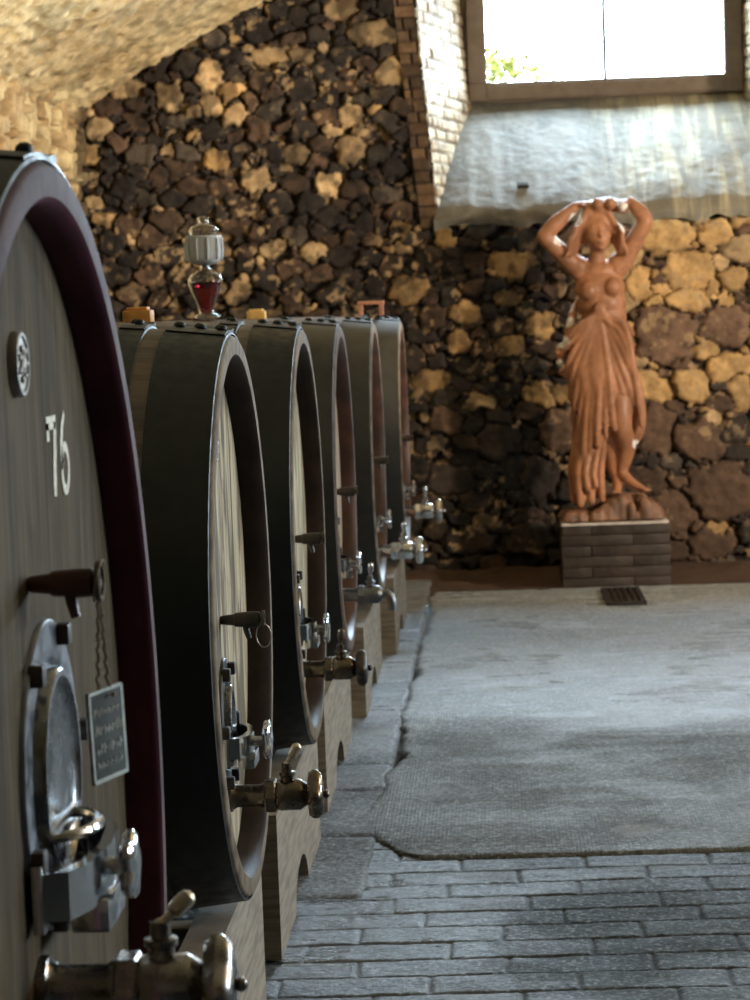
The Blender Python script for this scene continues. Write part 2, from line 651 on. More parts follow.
def brick_patch(p00, p10, p01, p11, nu, nv, course, blen, normal, name, seed, cols):
    s_, t_ = np.meshgrid(np.linspace(0, 1, nu), np.linspace(0, 1, nv), indexing='ij')
    s1, t1 = s_.ravel()[:, None], t_.ravel()[:, None]
    P = (np.array(p00) * (1 - s1) * (1 - t1) + np.array(p10) * s1 * (1 - t1) + np.array(p01) * (1 - s1) * t1 + np.array(p11) * s1 * t1)
    U_ = s1[:, 0] * np.linalg.norm(np.array(p10) - np.array(p00))
    V_ = t1[:, 0] * np.linalg.norm(np.array(p01) - np.array(p00)) + .008 * (vn(U_, t1[:, 0] * 3, .15, seed) - .5)
    row = np.floor(V_ / course)
    off = hsh(row, row * 0, seed) * blen
    col_ = np.floor((U_ + off) / blen)
    fu = np.abs(((U_ + off) / blen) % 1 - .5) * 2
    fv = np.abs((V_ / course) % 1 - .5) * 2
    e = np.minimum((1 - fu) * blen, (1 - fv) * course) / 2
    em = np.clip(e / .009, 0, 1)
    rr = hsh(col_, row, seed + 2)
    h = em * (.012 + .018 * rr) + .01 * (fbm(U_, V_, .04, seed + 8) - .5)
    P = P + np.array(normal) * h[:, None]
    c = np.array(cols[0]) * (1 - rr[:, None]) + np.array(cols[1]) * rr[:, None]
    c = c * (.6 + .8 * fbm(U_, V_, .05, seed + 6)[:, None])
    c = c * em[:, None] + np.array(cols[2]) * (1 - em[:, None])
    return heightfield(P, nu, nv, c, None, name), P


zb_l = 2.2
bc = (lin(205, 190, 160), lin(150, 128, 100), lin(92, 82, 72))
me, _ = brick_patch((jamb_x(2.2), WALL_Y - .06, 2.2), (-.03, WALL_Y + DB, 2.2), (jamb_x(4.05), WALL_Y - .06, 4.05), (-.17, WALL_Y + DB, 4.05),
                    90, 170, .072, .21, (.9, -.3, 0), 'trim_1', 3, bc)
link('trim_1', me, M_rubble, kind='structure')
me, _ = brick_patch((1.98, WALL_Y - .05, 2.2), (1.70, WALL_Y + DB, 2.2), (1.98, WALL_Y - .05, 4.05), (1.70, WALL_Y + DB, 4.05),
                    80, 150, .072, .21, (-.9, -.3, 0), 'trim_2', 5, bc)
link('trim_2', me, M_rubble, kind='structure')
# brick quoin on the wall face left of the niche
me, _ = brick_patch((jamb_x(2.15) - .10, WALL_Y - .04, 2.15), (jamb_x(2.15), WALL_Y - .062, 2.15), (jamb_x(4.2) - .13, WALL_Y - .04, 4.2), (jamb_x(4.2), WALL_Y - .062, 4.2),
                    34, 190, .072, .16, (0, -1, 0), 'trim_3', 8, (lin(130, 104, 78), lin(66, 54, 44), lin(38, 32, 29)))
link('trim_3', me, M_rubble, kind='structure')
# soffit and the wall above the window
MB().box((-.7, WALL_Y + .0, 4.02), (2.2, WALL_Y + DB + .1, 4.4)).build('trim_4', M_plain, smooth=False, kind='structure')

# sloping sill
nu, nv = 150, 110
s_, t_ = np.meshgrid(np.linspace(0, 1, nu), np.linspace(0, 1, nv), indexing='ij')
s1, t1 = s_.ravel(), t_.ravel()
xl = (-.325) * (1 - t1) + (-.07) * t1
xr = 2.0 * (1 - t1) + 1.72 * t1
x = xl + (xr - xl) * s1
front = 2.225 + .03 * (vn(x, x * 0, .18, 9) - .5) * 2 + .012 * (vn(x, x * 0, .05, 4) - .5)
y = WALL_Y - .105 + (DB + .11) * t1 - .02 * np.sin(t1 * 3.1)
z = front + (3.01 - front) * (t1 ** .92) + .022 * (fbm(x, t1 * 1.3, .22, 2) - .5) + .012 * (fbm(x, t1 * 1.3, .05, 12) - .5)
z -= .05 * np.clip((.04 - t1) / .04, 0, 1)
# the lower edge drops down as a thick plaster lip
P = np.stack([x, y, z], -1)
me = heightfield(P, nu, nv, None, None, 'trim_5', flip=False)
k = N('sill plaster')
big = k.noise(scale=(1.4, .5, .5), sc=3.2, detail=5, dist=.6)
stk = k.noise(scale=(9, .9, .9), sc=1.4, detail=5, dist=.3)
sp = k.noise(sc=22, detail=5)
c = k.mix(k.ramp(big, .4, .62), (.205, .195, .165), (.135, .13, .11))
sx = k.new('ShaderNodeSeparateXYZ')
k.t.links.new(k.coord(), sx.inputs[0])
rt = k.ramp(sx.outputs[0], .45, 1.1)
c = k.mix(k.math('MULTIPLY', rt, k.ramp(stk, .42, .6, .15, .8)), c, (.50, .44, .29))  # yellowish streaks, with a sunlit glow painted in towards the right
c = k.mix(k.ramp(sp, .55, .7, 0, .35), c, (.25, .26, .25))
k.set('Base Color', c)
k.set('Roughness', .75)
k.bump(k.noise(sc=20, detail=6, rough=.7), .5, .02)
link('trim_5', me, k.m, kind='structure')
# ragged plaster lip under the sill edge
nb = 120
s2, t2 = np.meshgrid(np.linspace(0, 1, nb), np.linspace(0, 1, 6), indexing='ij')
x = -.325 + 2.32 * s2.ravel()
lipz = 2.225 + .03 * (vn(x, x * 0, .18, 9) - .5) * 2 + .012 * (vn(x, x * 0, .05, 4) - .5) - .045
P = np.stack([x, WALL_Y - .115 + .03 * np.abs(t2.ravel() - .3), lipz + .03 - t2.ravel() * (.05 + .03 * vn(x, x * 0, .07, 3))], -1)
link('trim_6', heightfield(P, nb, 6, None, None, 'trim_6'), k.m, kind='structure')

# a dark stone chip lying on the slope is part of the plaster's wear
p = U(523, 196, WALL_Y + .12)
o = MB().box((-.035, -.02, -.012), (.035, .02, .014), .006).build('stone_chip', plain('dark stone chip', (.05, .045, .045), .8))
o.location = (p.x, WALL_Y + .10, 2.405)
o.rotation_euler = (math.radians(40), 0, .1)
o['label'] = 'small dark stone chip on the pale sloping sill under the window'
o['category'] = 'stone'

# ---- window
k = N('weathered window timber')
k.set('Base Color', k.mix(k.noise(scale=(1, 1, 1), sc=10, detail=5), (.22, .17, .125), (.09, .066, .05)))
k.set('Roughness', .7)
k.bump(k.noise(sc=30, detail=5), .5, .01)
M_wt = k.m
k = N('window glass')
tr = k.new('ShaderNodeBsdfTransparent')
tr.inputs[0].default_value = (.97, .98, .98, 1)
gl = k.new('ShaderNodeBsdfGlossy')
gl.inputs['Roughness'].default_value = .02
mx = k.new('ShaderNodeMixShader')
mx.inputs[0].default_value = .04
k.t.links.new(tr.outputs[0], mx.inputs[1])
k.t.links.new(gl.outputs[0], mx.inputs[2])
k.t.links.new(mx.outputs[0], k.n['Material Output'].inputs[0])
M_glass_pane = k.m


def window(n, x0, x1, z0, z1, y, fr=.1, mull=None, axis='y'):
    mb = MB()
    mb.box((x0 - fr, y - .03, z0 - fr), (x1 + fr, y + .09, z0), .008)
    mb.box((x0 - fr, y - .03, z1), (x1 + fr, y + .09, z1 + fr), .008)
    mb.box((x0 - fr, y - .03, z0), (x0, y + .09, z1), .008)
    mb.box((x1, y - .03, z0), (x1 + fr, y + .09, z1), .008)
    mb.box((x0, y - .045, z0 - fr * .9), (x1, y - .03, z0 - .02), .004)
    w = mb.build('window_%d' % n, M_wt, kind='structure', angle=30)
    mm2 = MB()
    c = mull if mull is not None else (x0 + x1) / 2
    mm2.box((c - .014, y, z0), (c + .014, y + .05, z1), .003)
    mm2.build('window_mullion', plain('dark mullion', (.10, .10, .095), .5), w)
    MB().box((x0 - .01, y + .035, z0 - .01), (x1 + .01, y + .041, z1 + .01)).build('window_pane', M_glass_pane, w, smooth=False)
    li = bpy.data.lights.new('portal', 'AREA')
    li.shape = 'RECTANGLE'
    li.size = x1 - x0
    li.size_y = z1 - z0
    li.cycles.is_portal = True
    lo = bpy.data.objects.new('window_portal', li)
    C.objects.link(lo)
    lo.location = ((x0 + x1) / 2, y + .11, (z0 + z1) / 2)
    lo.rotation_euler = (-PI / 2, 0, 0)
    return w


window(1, .03, 1.57, 3.12, 3.93, WALL_Y + DB - .05, .12, .80)
window(2, W2[0] + .1, W2[1] - .1, W2[2] + .1, W2[3] - .1, WALL_Y + DB - .15, .1)
# masonry around window 1 at the back of the niche
mb = MB()
mb.box((-.9, WALL_Y + DB - .02, 2.2), (2.6, WALL_Y + DB + .12, 3.04))
mb.box((-.9, WALL_Y + DB - .02, 3.04), (-.08, WALL_Y + DB + .12, 4.4))
mb.box((1.70, WALL_Y + DB - .02, 3.04), (2.6, WALL_Y + DB + .12, 4.4))
mb.build('trim_7', M_plain, smooth=False, kind='structure')

# ---- left wall
stl = make_stones(8.0, 15.1, 0, 3.1, lambda a, b: (.035, .11), (), seed=9, n_try=14000)
NU2, NV2 = 420, 220
ww, vv2 = np.meshgrid(np.linspace(8.5, WALL_Y + .06, NU2), np.linspace(-.02, SPR + .1, NV2), indexing='ij')
u, v = ww.ravel(), vv2.ravel()
h, idx, em = rubble(u, v, stl, 13, .10)
rr = rng.random(len(stl[0]))
pale, pb = np.array(lin(246, 226, 178)), np.array(lin(178, 146, 104))
sc_ = pale[None] * rr[:, None] + pb[None] * (1 - rr[:, None])
cc = sc_[idx] * (.7 + .6 * fbm(u, v, .07, 3))[:, None]
cc = cc * em[:, None] + np.array(lin(120, 95, 66)) * (1 - em[:, None])
dk = np.clip((u - 14.2) / .5, 0, 1)[:, None]      # masonry darkens towards the far corner
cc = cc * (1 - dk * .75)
P = np.stack([XL + h - .03, u, v], -1)
link('wall_left', heightfield(P, NU2, NV2, cc, None, 'wall_left', flip=True), M_rubble, kind='structure')
MB().box((XL - .3, YB, -.05), (XL, 8.52, SPR + .1)).build('wall_left', M_plain, smooth=False, kind='structure')

# ---- vault
nx, ny = 230, 260
a0, a1 = math.atan2(SPR - VC[1], XL - VC[0]), math.atan2(SPR - VC[1], XR - VC[0])
tt = np.linspace(0, 1, nx)
# finer on the left, where it is seen
tt = tt ** 1.6
an = a0 + (a1 - a0) * tt
yy = np.concatenate([np.linspace(YB, 8.0, 40, endpoint=False), np.linspace(8.0, WALL_Y + .15, ny)])
AA, YY = np.meshgrid(an, yy, indexing='ij')
a_, y_ = AA.ravel(), YY.ravel()
arc = (a0 - a_) * VR
n1 = fbm(arc, y_, .30, 21, 3)
ridge = 1 - np.abs(fbm(arc * 1.4, y_, .12, 33, 3) - .5) * 3
hh = .05 * (n1 - .5) + .035 * np.clip(ridge, 0, 1) + .022 * (fbm(arc, y_, .035, 41, 2) - .5)
R_ = VR - np.clip(hh, -.05, .08)
P = np.stack([VC[0] + R_ * np.cos(a_), y_, VC[1] + R_ * np.sin(a_)], -1)
warm = np.array(lin(244, 226, 180))
br = np.array(lin(205, 170, 118))
fz = np.clip((fbm(arc, y_, .5, 60, 4) - .35) / .3, 0, 1)[:, None]
cc = warm * (1 - fz * .55) + br * fz * .55
sm_ = np.clip((fbm(arc, y_ * .6, .09, 65, 3) - .5) / .15, 0, 1)[:, None]
cc = cc * (1 - .35 * sm_)
link('ceiling', heightfield(P, nx, len(yy), cc, None, 'ceiling'), M_rubble, kind='structure')

# ---- right wall with two unseen openings added to give side light, and the wall behind the camera
RW = [(5.2, 6.8), (10.2, 11.8)]
mb = MB()
ys = [YB] + [q for w in RW for q in w] + [WALL_Y]
for i in range(0, len(ys), 2):
    mb.box((XR, ys[i], -.05), (XR + .4, ys[i + 1], SPR + .1))
for (a, b) in RW:
    mb.box((XR, a, -.05), (XR + .4, b, 1.5))
    mb.box((XR, a, 2.6), (XR + .4, b, SPR + .1))
mb.build('wall_right', M_plain, smooth=False, kind='structure')
mb = MB()
mb.box((XL - .3, YB - .3, -.05), (XR + .3, YB, 4.4))
mb.build('wall_front', M_plain, smooth=False, kind='structure')
for (a, b) in RW:
    li = bpy.data.lights.new('portal', 'AREA')
    li.shape = 'RECTANGLE'
    li.size = b - a
    li.size_y = 1.1
    li.cycles.is_portal = True
    lo = bpy.data.objects.new('added_side_portal', li)
    C.objects.link(lo)
    lo.location = (XR + .38, (a + b) / 2, 2.05)
    lo.rotation_euler = (0, PI / 2, 0)
    lo.scale = (1.1 / 1.6, 1.6 / 1.1, 1)
# ------------------------------------------------------------------ floor
SLAB_Y0, SLAB_Y1, SLAB_X0 = 7.11, 13.95, -.40


def floor_mat(name, base, base2, sheen_lo, sheen_hi, wet=.5, fine=90, zone=None):
    k = N(name)
    c = k.attr()
    big = k.noise(scale=(1, 1, 1), sc=1.3, detail=5, dist=.7)
    mid = k.noise(scale=(.6, 1.4, 1), sc=6, detail=6, rough=.65)
    c = k.mix(k.ramp(big, .38, .62, 0, 1), c, k.mix(1.0, c, base2, 'MULTIPLY'))
    c = k.mix(k.ramp(mid, .5, .68, 0, .55), c, base)
    an_ = k.new('ShaderNodeAttribute')
    an_.attribute_name = 'Col'
    spk = k.noise(scale=(1, 1, 1), sc=70, detail=4, rough=.7)
    c = k.mix(k.ramp(spk, .52, .64, 0, .8), c, tuple(v * 2.8 for v in base))
    c = k.mix(k.ramp(spk, .48, .37, 0, .75), c, tuple(v * .25 for v in base))
    blob = k.noise(scale=(.7, 1.5, 1), sc=3.0, detail=6, rough=.6, dist=1.0, loc=(2, 5, 0))
    c = k.mix(k.ramp(blob, .56, .64, 0, .4), c, tuple(v * 2.4 for v in base))
    c = k.mix(an_.outputs['Alpha'], (.010, .010, .010), c)
    k.set('Base Color', c)
    rg = k.math('MULTIPLY', k.ramp(big, .35, .6, sheen_lo, sheen_hi), k.ramp(mid, .35, .65, .75, 1.2))
    if zone:
        # zone = (axis, dry value, damp value): damp side smoother, with bluish window sheen painted into its colour
        sz = k.new('ShaderNodeSeparateXYZ')
        k.t.links.new(k.coord(), sz.inputs[0])
        wob = k.math('MULTIPLY', k.math('SUBTRACT', k.noise(scale=(.5, 1, 1), sc=1.6, detail=5, loc=(7, 0, 0)), .5), zone[3])
        d_ = k.ramp(k.math('ADD', sz.outputs[zone[0]], wob), zone[1], zone[2])
        rg = k.math('ADD', rg, k.math('MULTIPLY', k.math('SUBTRACT', 1.0, d_), .25))
        c = k.mix(d_, c, k.mix(1.0, c, zone[4], 'MULTIPLY'))
        k.set('Base Color', c)
        k.set('Specular IOR Level', k.ramp(d_, 0, 1, .22, .8))
    else:
        k.set('Specular IOR Level', .5)
    k.set('Roughness', rg)
    b = k.bump(k.noise(sc=14, detail=6, rough=.65), .35, .012)
    b = k.bump(k.noise(sc=fine * .7, detail=5, rough=.8), 1.0, .007, b)
    return k, b


# bed below everything
MB().box((XL - .3, YB - .3, -.2), (XR + .4, WALL_Y + .3, -.05)).build('floor', M_plain, smooth=False, kind='structure')
# clinker pavers, one surface
nx, ny = 470, 420
xs = np.concatenate([np.linspace(XL, -.95, 20, endpoint=False), np.linspace(-.95, 2.3, nx - 40, endpoint=False), np.linspace(2.3, XR, 20)])
ys_ = np.concatenate([np.linspace(YB, 4.9, 40, endpoint=False), np.linspace(4.9, SLAB_Y0 + .25, ny - 40)])
nx, ny = len(xs), len(ys_)
XX, YY = np.meshgrid(xs, ys_, indexing='ij')
x, y = XX.ravel(), YY.ravel()
PH, PL = .158, .37
wx = x + .012 * (fbm(x, y, .3, 71) - .5) * 2
wy = y + .014 * (fbm(x, y, .45, 72) - .5) * 2 - .012 * x
row = np.floor((wy - SLAB_Y0) / PH)
off = (row % 2) * .5 * PL + (hsh(row, row * 0, 5) - .5) * .12
colm = np.floor((wx + off) / PL)
fu = (1 - np.abs(((wx + off) / PL) % 1 - .5) * 2) * PL / 2
fv = (1 - np.abs(((wy - SLAB_Y0) / PH) % 1 - .5) * 2) * PH / 2
e = np.minimum(fu, fv)
gap = .001 + .003 * vn(x, y, .09, 12)
em = np.clip((e - gap) / .006, 0, 1)
rr = hsh(colm, row, 17)
tx, ty = hsh(colm, row, 18) - .5, hsh(colm, row, 19) - .5
z = -.006 * (1 - em) + .0025 * (rr - .5) + .012 * tx * (fu * 0 + ((wx + off) / PL % 1 - .5) * PL) + .012 * ty * (((wy - SLAB_Y0) / PH % 1) - .5) * PH
z += .004 * (fbm(x, y, .03, 88) - .5) * em
cA, cB = np.array(lin(84, 90, 94)), np.array(lin(58, 64, 68))
cc = cA * rr[:, None] + cB * (1 - rr[:, None])
cc = cc * (.75 + .5 * fbm(x, y, .04, 7))[:, None]
cc = np.concatenate([cc, em[:, None]], 1)
k, b = floor_mat('worn clinker pavers', (.085, .095, .10), (.75, .8, .85), .30, .5, zone=(0, .45, -.35, .9, (1.15, 1.2, 1.25)))
link('floor', heightfield(np.stack([x, y, z - .004], -1), nx, ny, cc, None, 'floor'), k.m, kind='structure')

# screed slab
xs = np.concatenate([np.linspace(SLAB_X0, 3.2, 240, endpoint=False), np.linspace(3.2, XR, 12)])
ys_ = np.linspace(SLAB_Y0, SLAB_Y1, 330)
XX, YY = np.meshgrid(xs, ys_, indexing='ij')
x, y = XX.ravel().copy(), YY.ravel().copy()
ex = (x - SLAB_X0)
left_edge = .05 * (vn(y, y * 0, .35, 3) - .5) + .03 * (vn(y, y * 0, .08, 6) - .5) - .10 * np.clip((y - 7.2) / .5, 0, 1) * np.clip((8.6 - y) / 1.0, 0, 1)
x = x + left_edge * np.exp(-ex / .15)
x += .16 * np.clip((7.36 - y) / .25, 0, 1) ** 2 * np.exp(-ex / .2)
ey = (y - SLAB_Y0)
y = y + (.012 * (vn(x, x * 0, .12, 8) - .5) + .03 * (vn(x, x * 0, .8, 2) - .5)) * np.exp(-ey / .12)
z = .007 + .008 * (fbm(x, y, .9, 14) - .5) + .003 * (fbm(x, y, .06, 15) - .5)
edge = np.minimum(ex, ey)
z -= .02 * np.exp(-(edge / .008))
cc = np.ones((len(x), 3)) * np.array(lin(118, 119, 116)) * (.8 + .4 * fbm(x, y, .35, 16))[:, None]
cc = np.concatenate([cc * .85, (1 - .9 * np.exp(-(edge / .010)))[:, None]], 1)
k, b = floor_mat('worn cement screed', (.13, .135, .135), (.72, .74, .76), .26, .46, zone=(1, 8.9, 10.0, 1.6, (2.2, 2.4, 2.65)))
# combed hatch marks pressed into patches
wv = k.new('ShaderNodeTexWave')
wv.inputs['Scale'].default_value = 26
wv.inputs['Distortion'].default_value = .8
k.t.links.new(k.coord((1, .25, 1)), wv.inputs['Vector'])
msk = k.ramp(k.noise(sc=1.7, detail=3, loc=(3, 1, 0)), .46, .56)
hb = k.math('MULTIPLY', wv.outputs['Fac'], msk)
k.bump(hb, .3, .002, b)
link('floor', heightfield(np.stack([x, y, z], -1), len(xs), len(ys_), cc, None, 'floor'), k.m, kind='structure')

# flagstone strip beside the barrels
xs = np.concatenate([np.linspace(XL, -.9, 12, endpoint=False), np.linspace(-.9, SLAB_X0 - .005, 60)])
ys_ = np.linspace(6.62, WALL_Y, 420)
XX, YY = np.meshgrid(xs, ys_, indexing='ij')
x, y = XX.ravel(), YY.ravel()
cuts = np.array([6.62, 7.42, 8.15, 8.62, 9.9, 10.55, 11.4, 12.3, 13.2, 13.95, 15])
wy = y + .05 * (fbm(x, y, .3, 23) - .5) + .05 * x
dd = np.min(np.abs(wy[:, None] - cuts[None]), axis=1)
cell = np.searchsorted(cuts, wy)
ex = SLAB_X0 - x + .03 * (fbm(x, y, .12, 26) - .5)
e = np.minimum(dd, np.maximum(ex, 0))
e = np.minimum(e, np.maximum(y - 6.62, 0) + .002)
em = np.clip(e / .02, 0, 1)
rr = hsh(cell.astype(float), cell * 0.0, 4)
z = -.003 + .006 * em + .003 * rr + .008 * (fbm(x, y, .25, 27) - .5) + .006 * (fbm(x, y, .05, 28) - .5) - .012 * (1 - em)
cc = (np.array(lin(128, 130, 132)) * (.7 + .5 * rr)[:, None]) * (.75 + .5 * fbm(x, y, .12, 29))[:, None]
cc = np.concatenate([cc * .72, em[:, None]], 1)
k, b = floor_mat('old flagstones', (.14, .145, .15), (.7, .73, .76), .26, .45, zone=(1, 8.2, 10.2, 2.4, (1.6, 1.7, 1.8)))
link('floor', heightfield(np.stack([x, y, z], -1), len(xs), len(ys_), cc, None, 'floor'), k.m, kind='structure')
# bare reddish earth strip under the end wall
xs, ys_ = np.linspace(SLAB_X0 - .2, XR, 220), np.linspace(SLAB_Y1 - .06, WALL_Y + .05, 40)
XX, YY = np.meshgrid(xs, ys_, indexing='ij')
x, y = XX.ravel(), YY.ravel()
z = -.005 + .04 * (fbm(x, y, .25, 91) - .5) + .05 * np.clip((y - 14.6) / .3, 0, 1) + .012 * (fbm(x, y, .05, 92) - .5)
cc = np.array(lin(88, 68, 54)) * (.4 + .9 * fbm(x, y, .4, 93))[:, None]
link('floor', heightfield(np.stack([x, y, z], -1), len(xs), len(ys_), cc, None, 'floor'), stone_mat('reddish earth'), kind='structure')

# ------------------------------------------------------------------ barrels
def ring(mb, x0, x1, r0, r1, th, n, zc, sy, mi=0):
    mb.lathe([(x0, r0), (x0 + .0015, r0 + th), (x1 - .0015, r1 + th), (x1, r1)], 'x', n, (0, 0, zc), sy, mi, closed=True)


def body_r(t, L, R, belly):
    s = (t / L) * 2 - 1
    return R + belly * (1 - s * s)


def star(mb, x0, x1, r, c, lobes=5, amp=.16, n=50):
    mb.lathe([(x0, r * .35), (x0 + (x1 - x0) * .1, r * .88), (x0 + (x1 - x0) * .35, r), (x0 + (x1 - x0) * .65, r), (x0 + (x1 - x0) * .9, r * .85), (x1, r * .4)],
             'x', n, c, 1.0, 0, lobes=(lobes, amp))


def make_barrel(i, Pf, yc, zc, Rv, Rh, L, label, cfg):
    root = empty('wine_barrel', (-Pf, yc, 0), label, 'barrel', 'wine barrels in the row')
    n = 144
    sy = Rh / Rv
    belly = cfg.get('belly', .038)
    prof = [(0 - .010, Rv - .002)]
    for q in range(0, 17):
        t = .012 + (L - .024) * q / 16
        prof.append((-t, body_r(t, L, Rv, belly)))
    prof += [(-L, Rv - .01), (-L, Rv - .06), (-L + .06, Rv - .06), (-L + .06, .0)]
    # staves: faintly faceted
    mb = MB()
    mb.lathe(prof, 'x', n, (0, 0, zc), sy)
    mb.f = [f for f in mb.f if len(f) == 4]      # open at the front: the head closes it
    mb.mi = [0] * len(mb.f)
    mb.build('barrel_body', MT['stave'], root)
    a = cfg['recess']
    w = .047
    mb = MB()
    mb.lathe([(-.010, Rv - .001), (-.003, Rv - .004), (0, Rv - .009), (0, Rv - w + .006)], 'x', n, (0, 0, zc), sy, 0)
    # drop the end caps the lathe makes
    mb.f = [f for f in mb.f if len(f) == 4]
    mb.mi = [0] * len(mb.f)
    nb_ = len(mb.f)
    mb.lathe([(0, Rv - w + .006), (-.006, Rv - w), (-a * .6, Rv - w - .004), (-a - .004, Rv - w - .006)], 'x', n, (0, 0, zc), sy, 1)
    ok = [j for j, f in enumerate(mb.f) if len(f) == 4]
    mb.mi = [mb.mi[j] for j in ok]
    mb.f = [mb.f[j] for j in ok]
    mb.build('chime', [cfg['rim'], cfg['inner']], root, angle=60, recalc=False)
    mb = MB()
    mb.lathe([(-a - .03, Rv - w), (-a, Rv - w), (-a, .0)], 'x', n, (0, 0, zc), sy)
    mb.build('barrel_head', cfg['head'], root)
    # hoops
    for hi, (h0, h1) in enumerate(cfg['hoops']):
        mb = MB()
        ring(mb, -h1, -h0, body_r(h1, L, Rv, belly) + .0005, body_r(h0, L, Rv, belly) + .0005, .0045, n, zc, sy)
        ho = mb.build('hoop', cfg.get('hoop_mat', MT['hoop']), root, angle=50)
        if h1 < L * .5:
            # lapped end with rivets on the crown
            mb = MB()
            rr = Rv + belly * .3 + .006
            hm = (h0 + h1) / 2
            rm = body_r(hm, L, Rv, belly) + .005
            for sx_, phi in ((0, -.06), (0, .0)):
                pass
            a0_, a1_ = -.16, .13
            vs, fs = [], []
            K = 14
            for q in range(K + 1):
                ph = a0_ + (a1_ - a0_) * q / K
                lift = .004 + .010 * math.exp(-((q - K) / 2.2) ** 2)
                for (xx, dr) in ((h0 + .004, 0), (h0 + .004, lift), (h1 - .004, lift), (h1 - .004, 0)):
                    r = body_r(xx, L, Rv, belly) + .0045 + dr
                    vs.append((-xx, math.sin(ph) * r * sy, zc + math.cos(ph) * r))
            for q in range(K):
                for c_ in range(4):
                    c2 = (c_ + 1) % 4
                    fs.append((q * 4 + c_, q * 4 + c2, (q + 1) * 4 + c2, (q + 1) * 4 + c_))
            fs += [(0, 1, 2, 3), (K * 4 + 3, K * 4 + 2, K * 4 + 1, K * 4)]
            mb.add(vs, fs)
            lap = mb
            nr = 3 if (h1 - h0) > .09 else 1
            for q in range(nr):
                for ph in (-.04, .05):
                    xx = h0 + (h1 - h0) * (q + .5 + (.15 if ph > 0 else -.1)) / nr
                    r = body_r(xx, L, Rv, belly) + .011
                    lap.ball((-xx, math.sin(ph) * r * sy, zc + math.cos(ph) * r), (.011, .011, .008), 10)
            lap.build('riveted_lap', MT['hoop'], ho, angle=50)
    # ---- fittings on the head (local y = offset along the row)
    hx = -a
    fy = cfg.get('fy', 0.0)
    # medallion
    mz = cfg['medal_z']
    my = cfg.get('medal_y', fy - .02)
    mb = MB()
    mb.lathe([(hx, .0385), (hx + .008, .0385), (hx + .011, .036), (hx + .011, .033), (hx + .0085, .031), (hx + .0085, .0)], 'x', 40, (0, my, mz))
    for q in range(7):
        an_ = q * 2 * PI / 7
        mb.ball((hx + .0095, my + .018 * math.cos(an_), mz + .018 * math.sin(an_)), (.004, .006, .0045), 8)
    mb.ball((hx + .010, my, mz), (.004, .009, .011), 10)
    mb.tube([(hx + .010, my - .012, mz - .006), (hx + .011, my, mz + .012), (hx + .010, my + .012, mz - .006)], .0025, 6)
    mb.build('medallion', MT['medal'], root, angle=50)
    # sampling tap
    tz = cfg['tap_z']
    tl = cfg.get('tap_len', .085)
    ty_ = fy
    mb = MB()
    x0 = hx
    mb.lathe([(x0, .008), (x0 + tl * .05, .010), (x0 + tl * .35, .0125), (x0 + tl * .36, .015), (x0 + tl * .75, .0175), (x0 + tl * .97, .0165), (x0 + tl, .012), (x0 + tl * 1.0, .0)],
             'x', 20, (0, ty_, tz))
    tap = mb.build('sampling_tap', [cfg.get('tapmat', MT['tapdark'])], root, angle=40)
    mb = MB()
    mb.tube([(x0 + tl * .62, ty_, tz - .010), (x0 + tl * .64, ty_, tz - .022), (x0 + tl * .70, ty_, tz - .040)], [.0075, .007, .006], 12)
    mb.build('tap_spout', cfg.get('tapmat', MT['tapdark']), tap)
    mb = MB()
    rk = cfg.get('key_r', .017)
    mb.lathe([(x0 + tl + .003, rk * .98), (x0 + tl + .006, rk), (x0 + tl + .009, rk * .98), (x0 + tl + .009, rk * .75), (x0 + tl + .003, rk * .75)], 'x', 24, (0, ty_, tz + .002), closed=True)
    mb.lathe([(x0 + tl - .004, .006), (x0 + tl + .008, .006)], 'x', 10, (0, ty_, tz))
    mb.lathe([(x0 + tl + .005, rk * .8), (x0 + tl + .0065, .0)], 'x', 24, (0, ty_, tz + .002))
    mb.build('tap_key', MT['brass'], tap)
    if cfg.get('wire'):
        pts = [(x0 + tl + .005 + .016 * math.sin(t) * (1 if t < PI else 1.0), ty_ + .012 * math.sin(t * .5), tz - .036 + .026 * math.cos(t)) for t in [q * 2 * PI / 22 for q in range(23)]]
        MB().tube(pts, .0012, 6).build('wire_loop', MT['wire'], tap)
    # manhole door: oval plate, inner dished oval, square nuts, yoke bar, hand wheel
    dz, dw, dh = cfg['door_z'], cfg['door_w'], cfg['door_h']
    dy = cfg.get('door_y', fy)
    nE = 56
    mb = MB()

    def oval(mb, rings):
        vs, fs = [], []
        for (x_, s) in rings:
            for q in range(nE):
                t = 2 * PI * q / nE
                vs.append((x_, dy + (dw / 2 - s) * math.cos(t), dz + (dh / 2 - s) * math.sin(t)))
        for r_ in range(len(rings) - 1):
            for q in range(nE):
                q2 = (q + 1) % nE
                fs.append((r_ * nE + q, r_ * nE + q2, (r_ + 1) * nE + q2, (r_ + 1) * nE + q))
        fs.append(tuple((len(rings) - 1) * nE + q for q in range(nE)))
        mb.add(vs, fs)
    oval(mb, [(hx, 0), (hx + .005, .001), (hx + .007, .003), (hx + .007, .045), (hx + .003, .052), (hx + .001, .054)])
    door = mb.build('manhole_door', cfg.get('door_mat', MT['door_dark']), root, angle=40)
    mb = MB()
    oval(mb, [(hx + .001, .056), (hx + .016, .058), (hx + .020, .062), (hx + .020, .070), (hx + .014, .076), (hx + .010, .085)])
    mb.build('manhole_lid', MT['lid'], door, angle=40)
    for t in cfg.get('nuts', (60, 120, 0, 180, -60, -120)):
        t = math.radians(t)
        cy, cz = dy + (dw / 2 - .012) * math.cos(t), dz + (dh / 2 - .012) * math.sin(t)
        MB().box((hx + .004, cy - .012, cz - .013), (hx + .022, cy + .012, cz + .013), .003).build('nut', MT['bolt'], door, angle=30)
    # yoke across the door
    yz = dz - cfg.get('yoke_dz', .09)
    mb = MB()
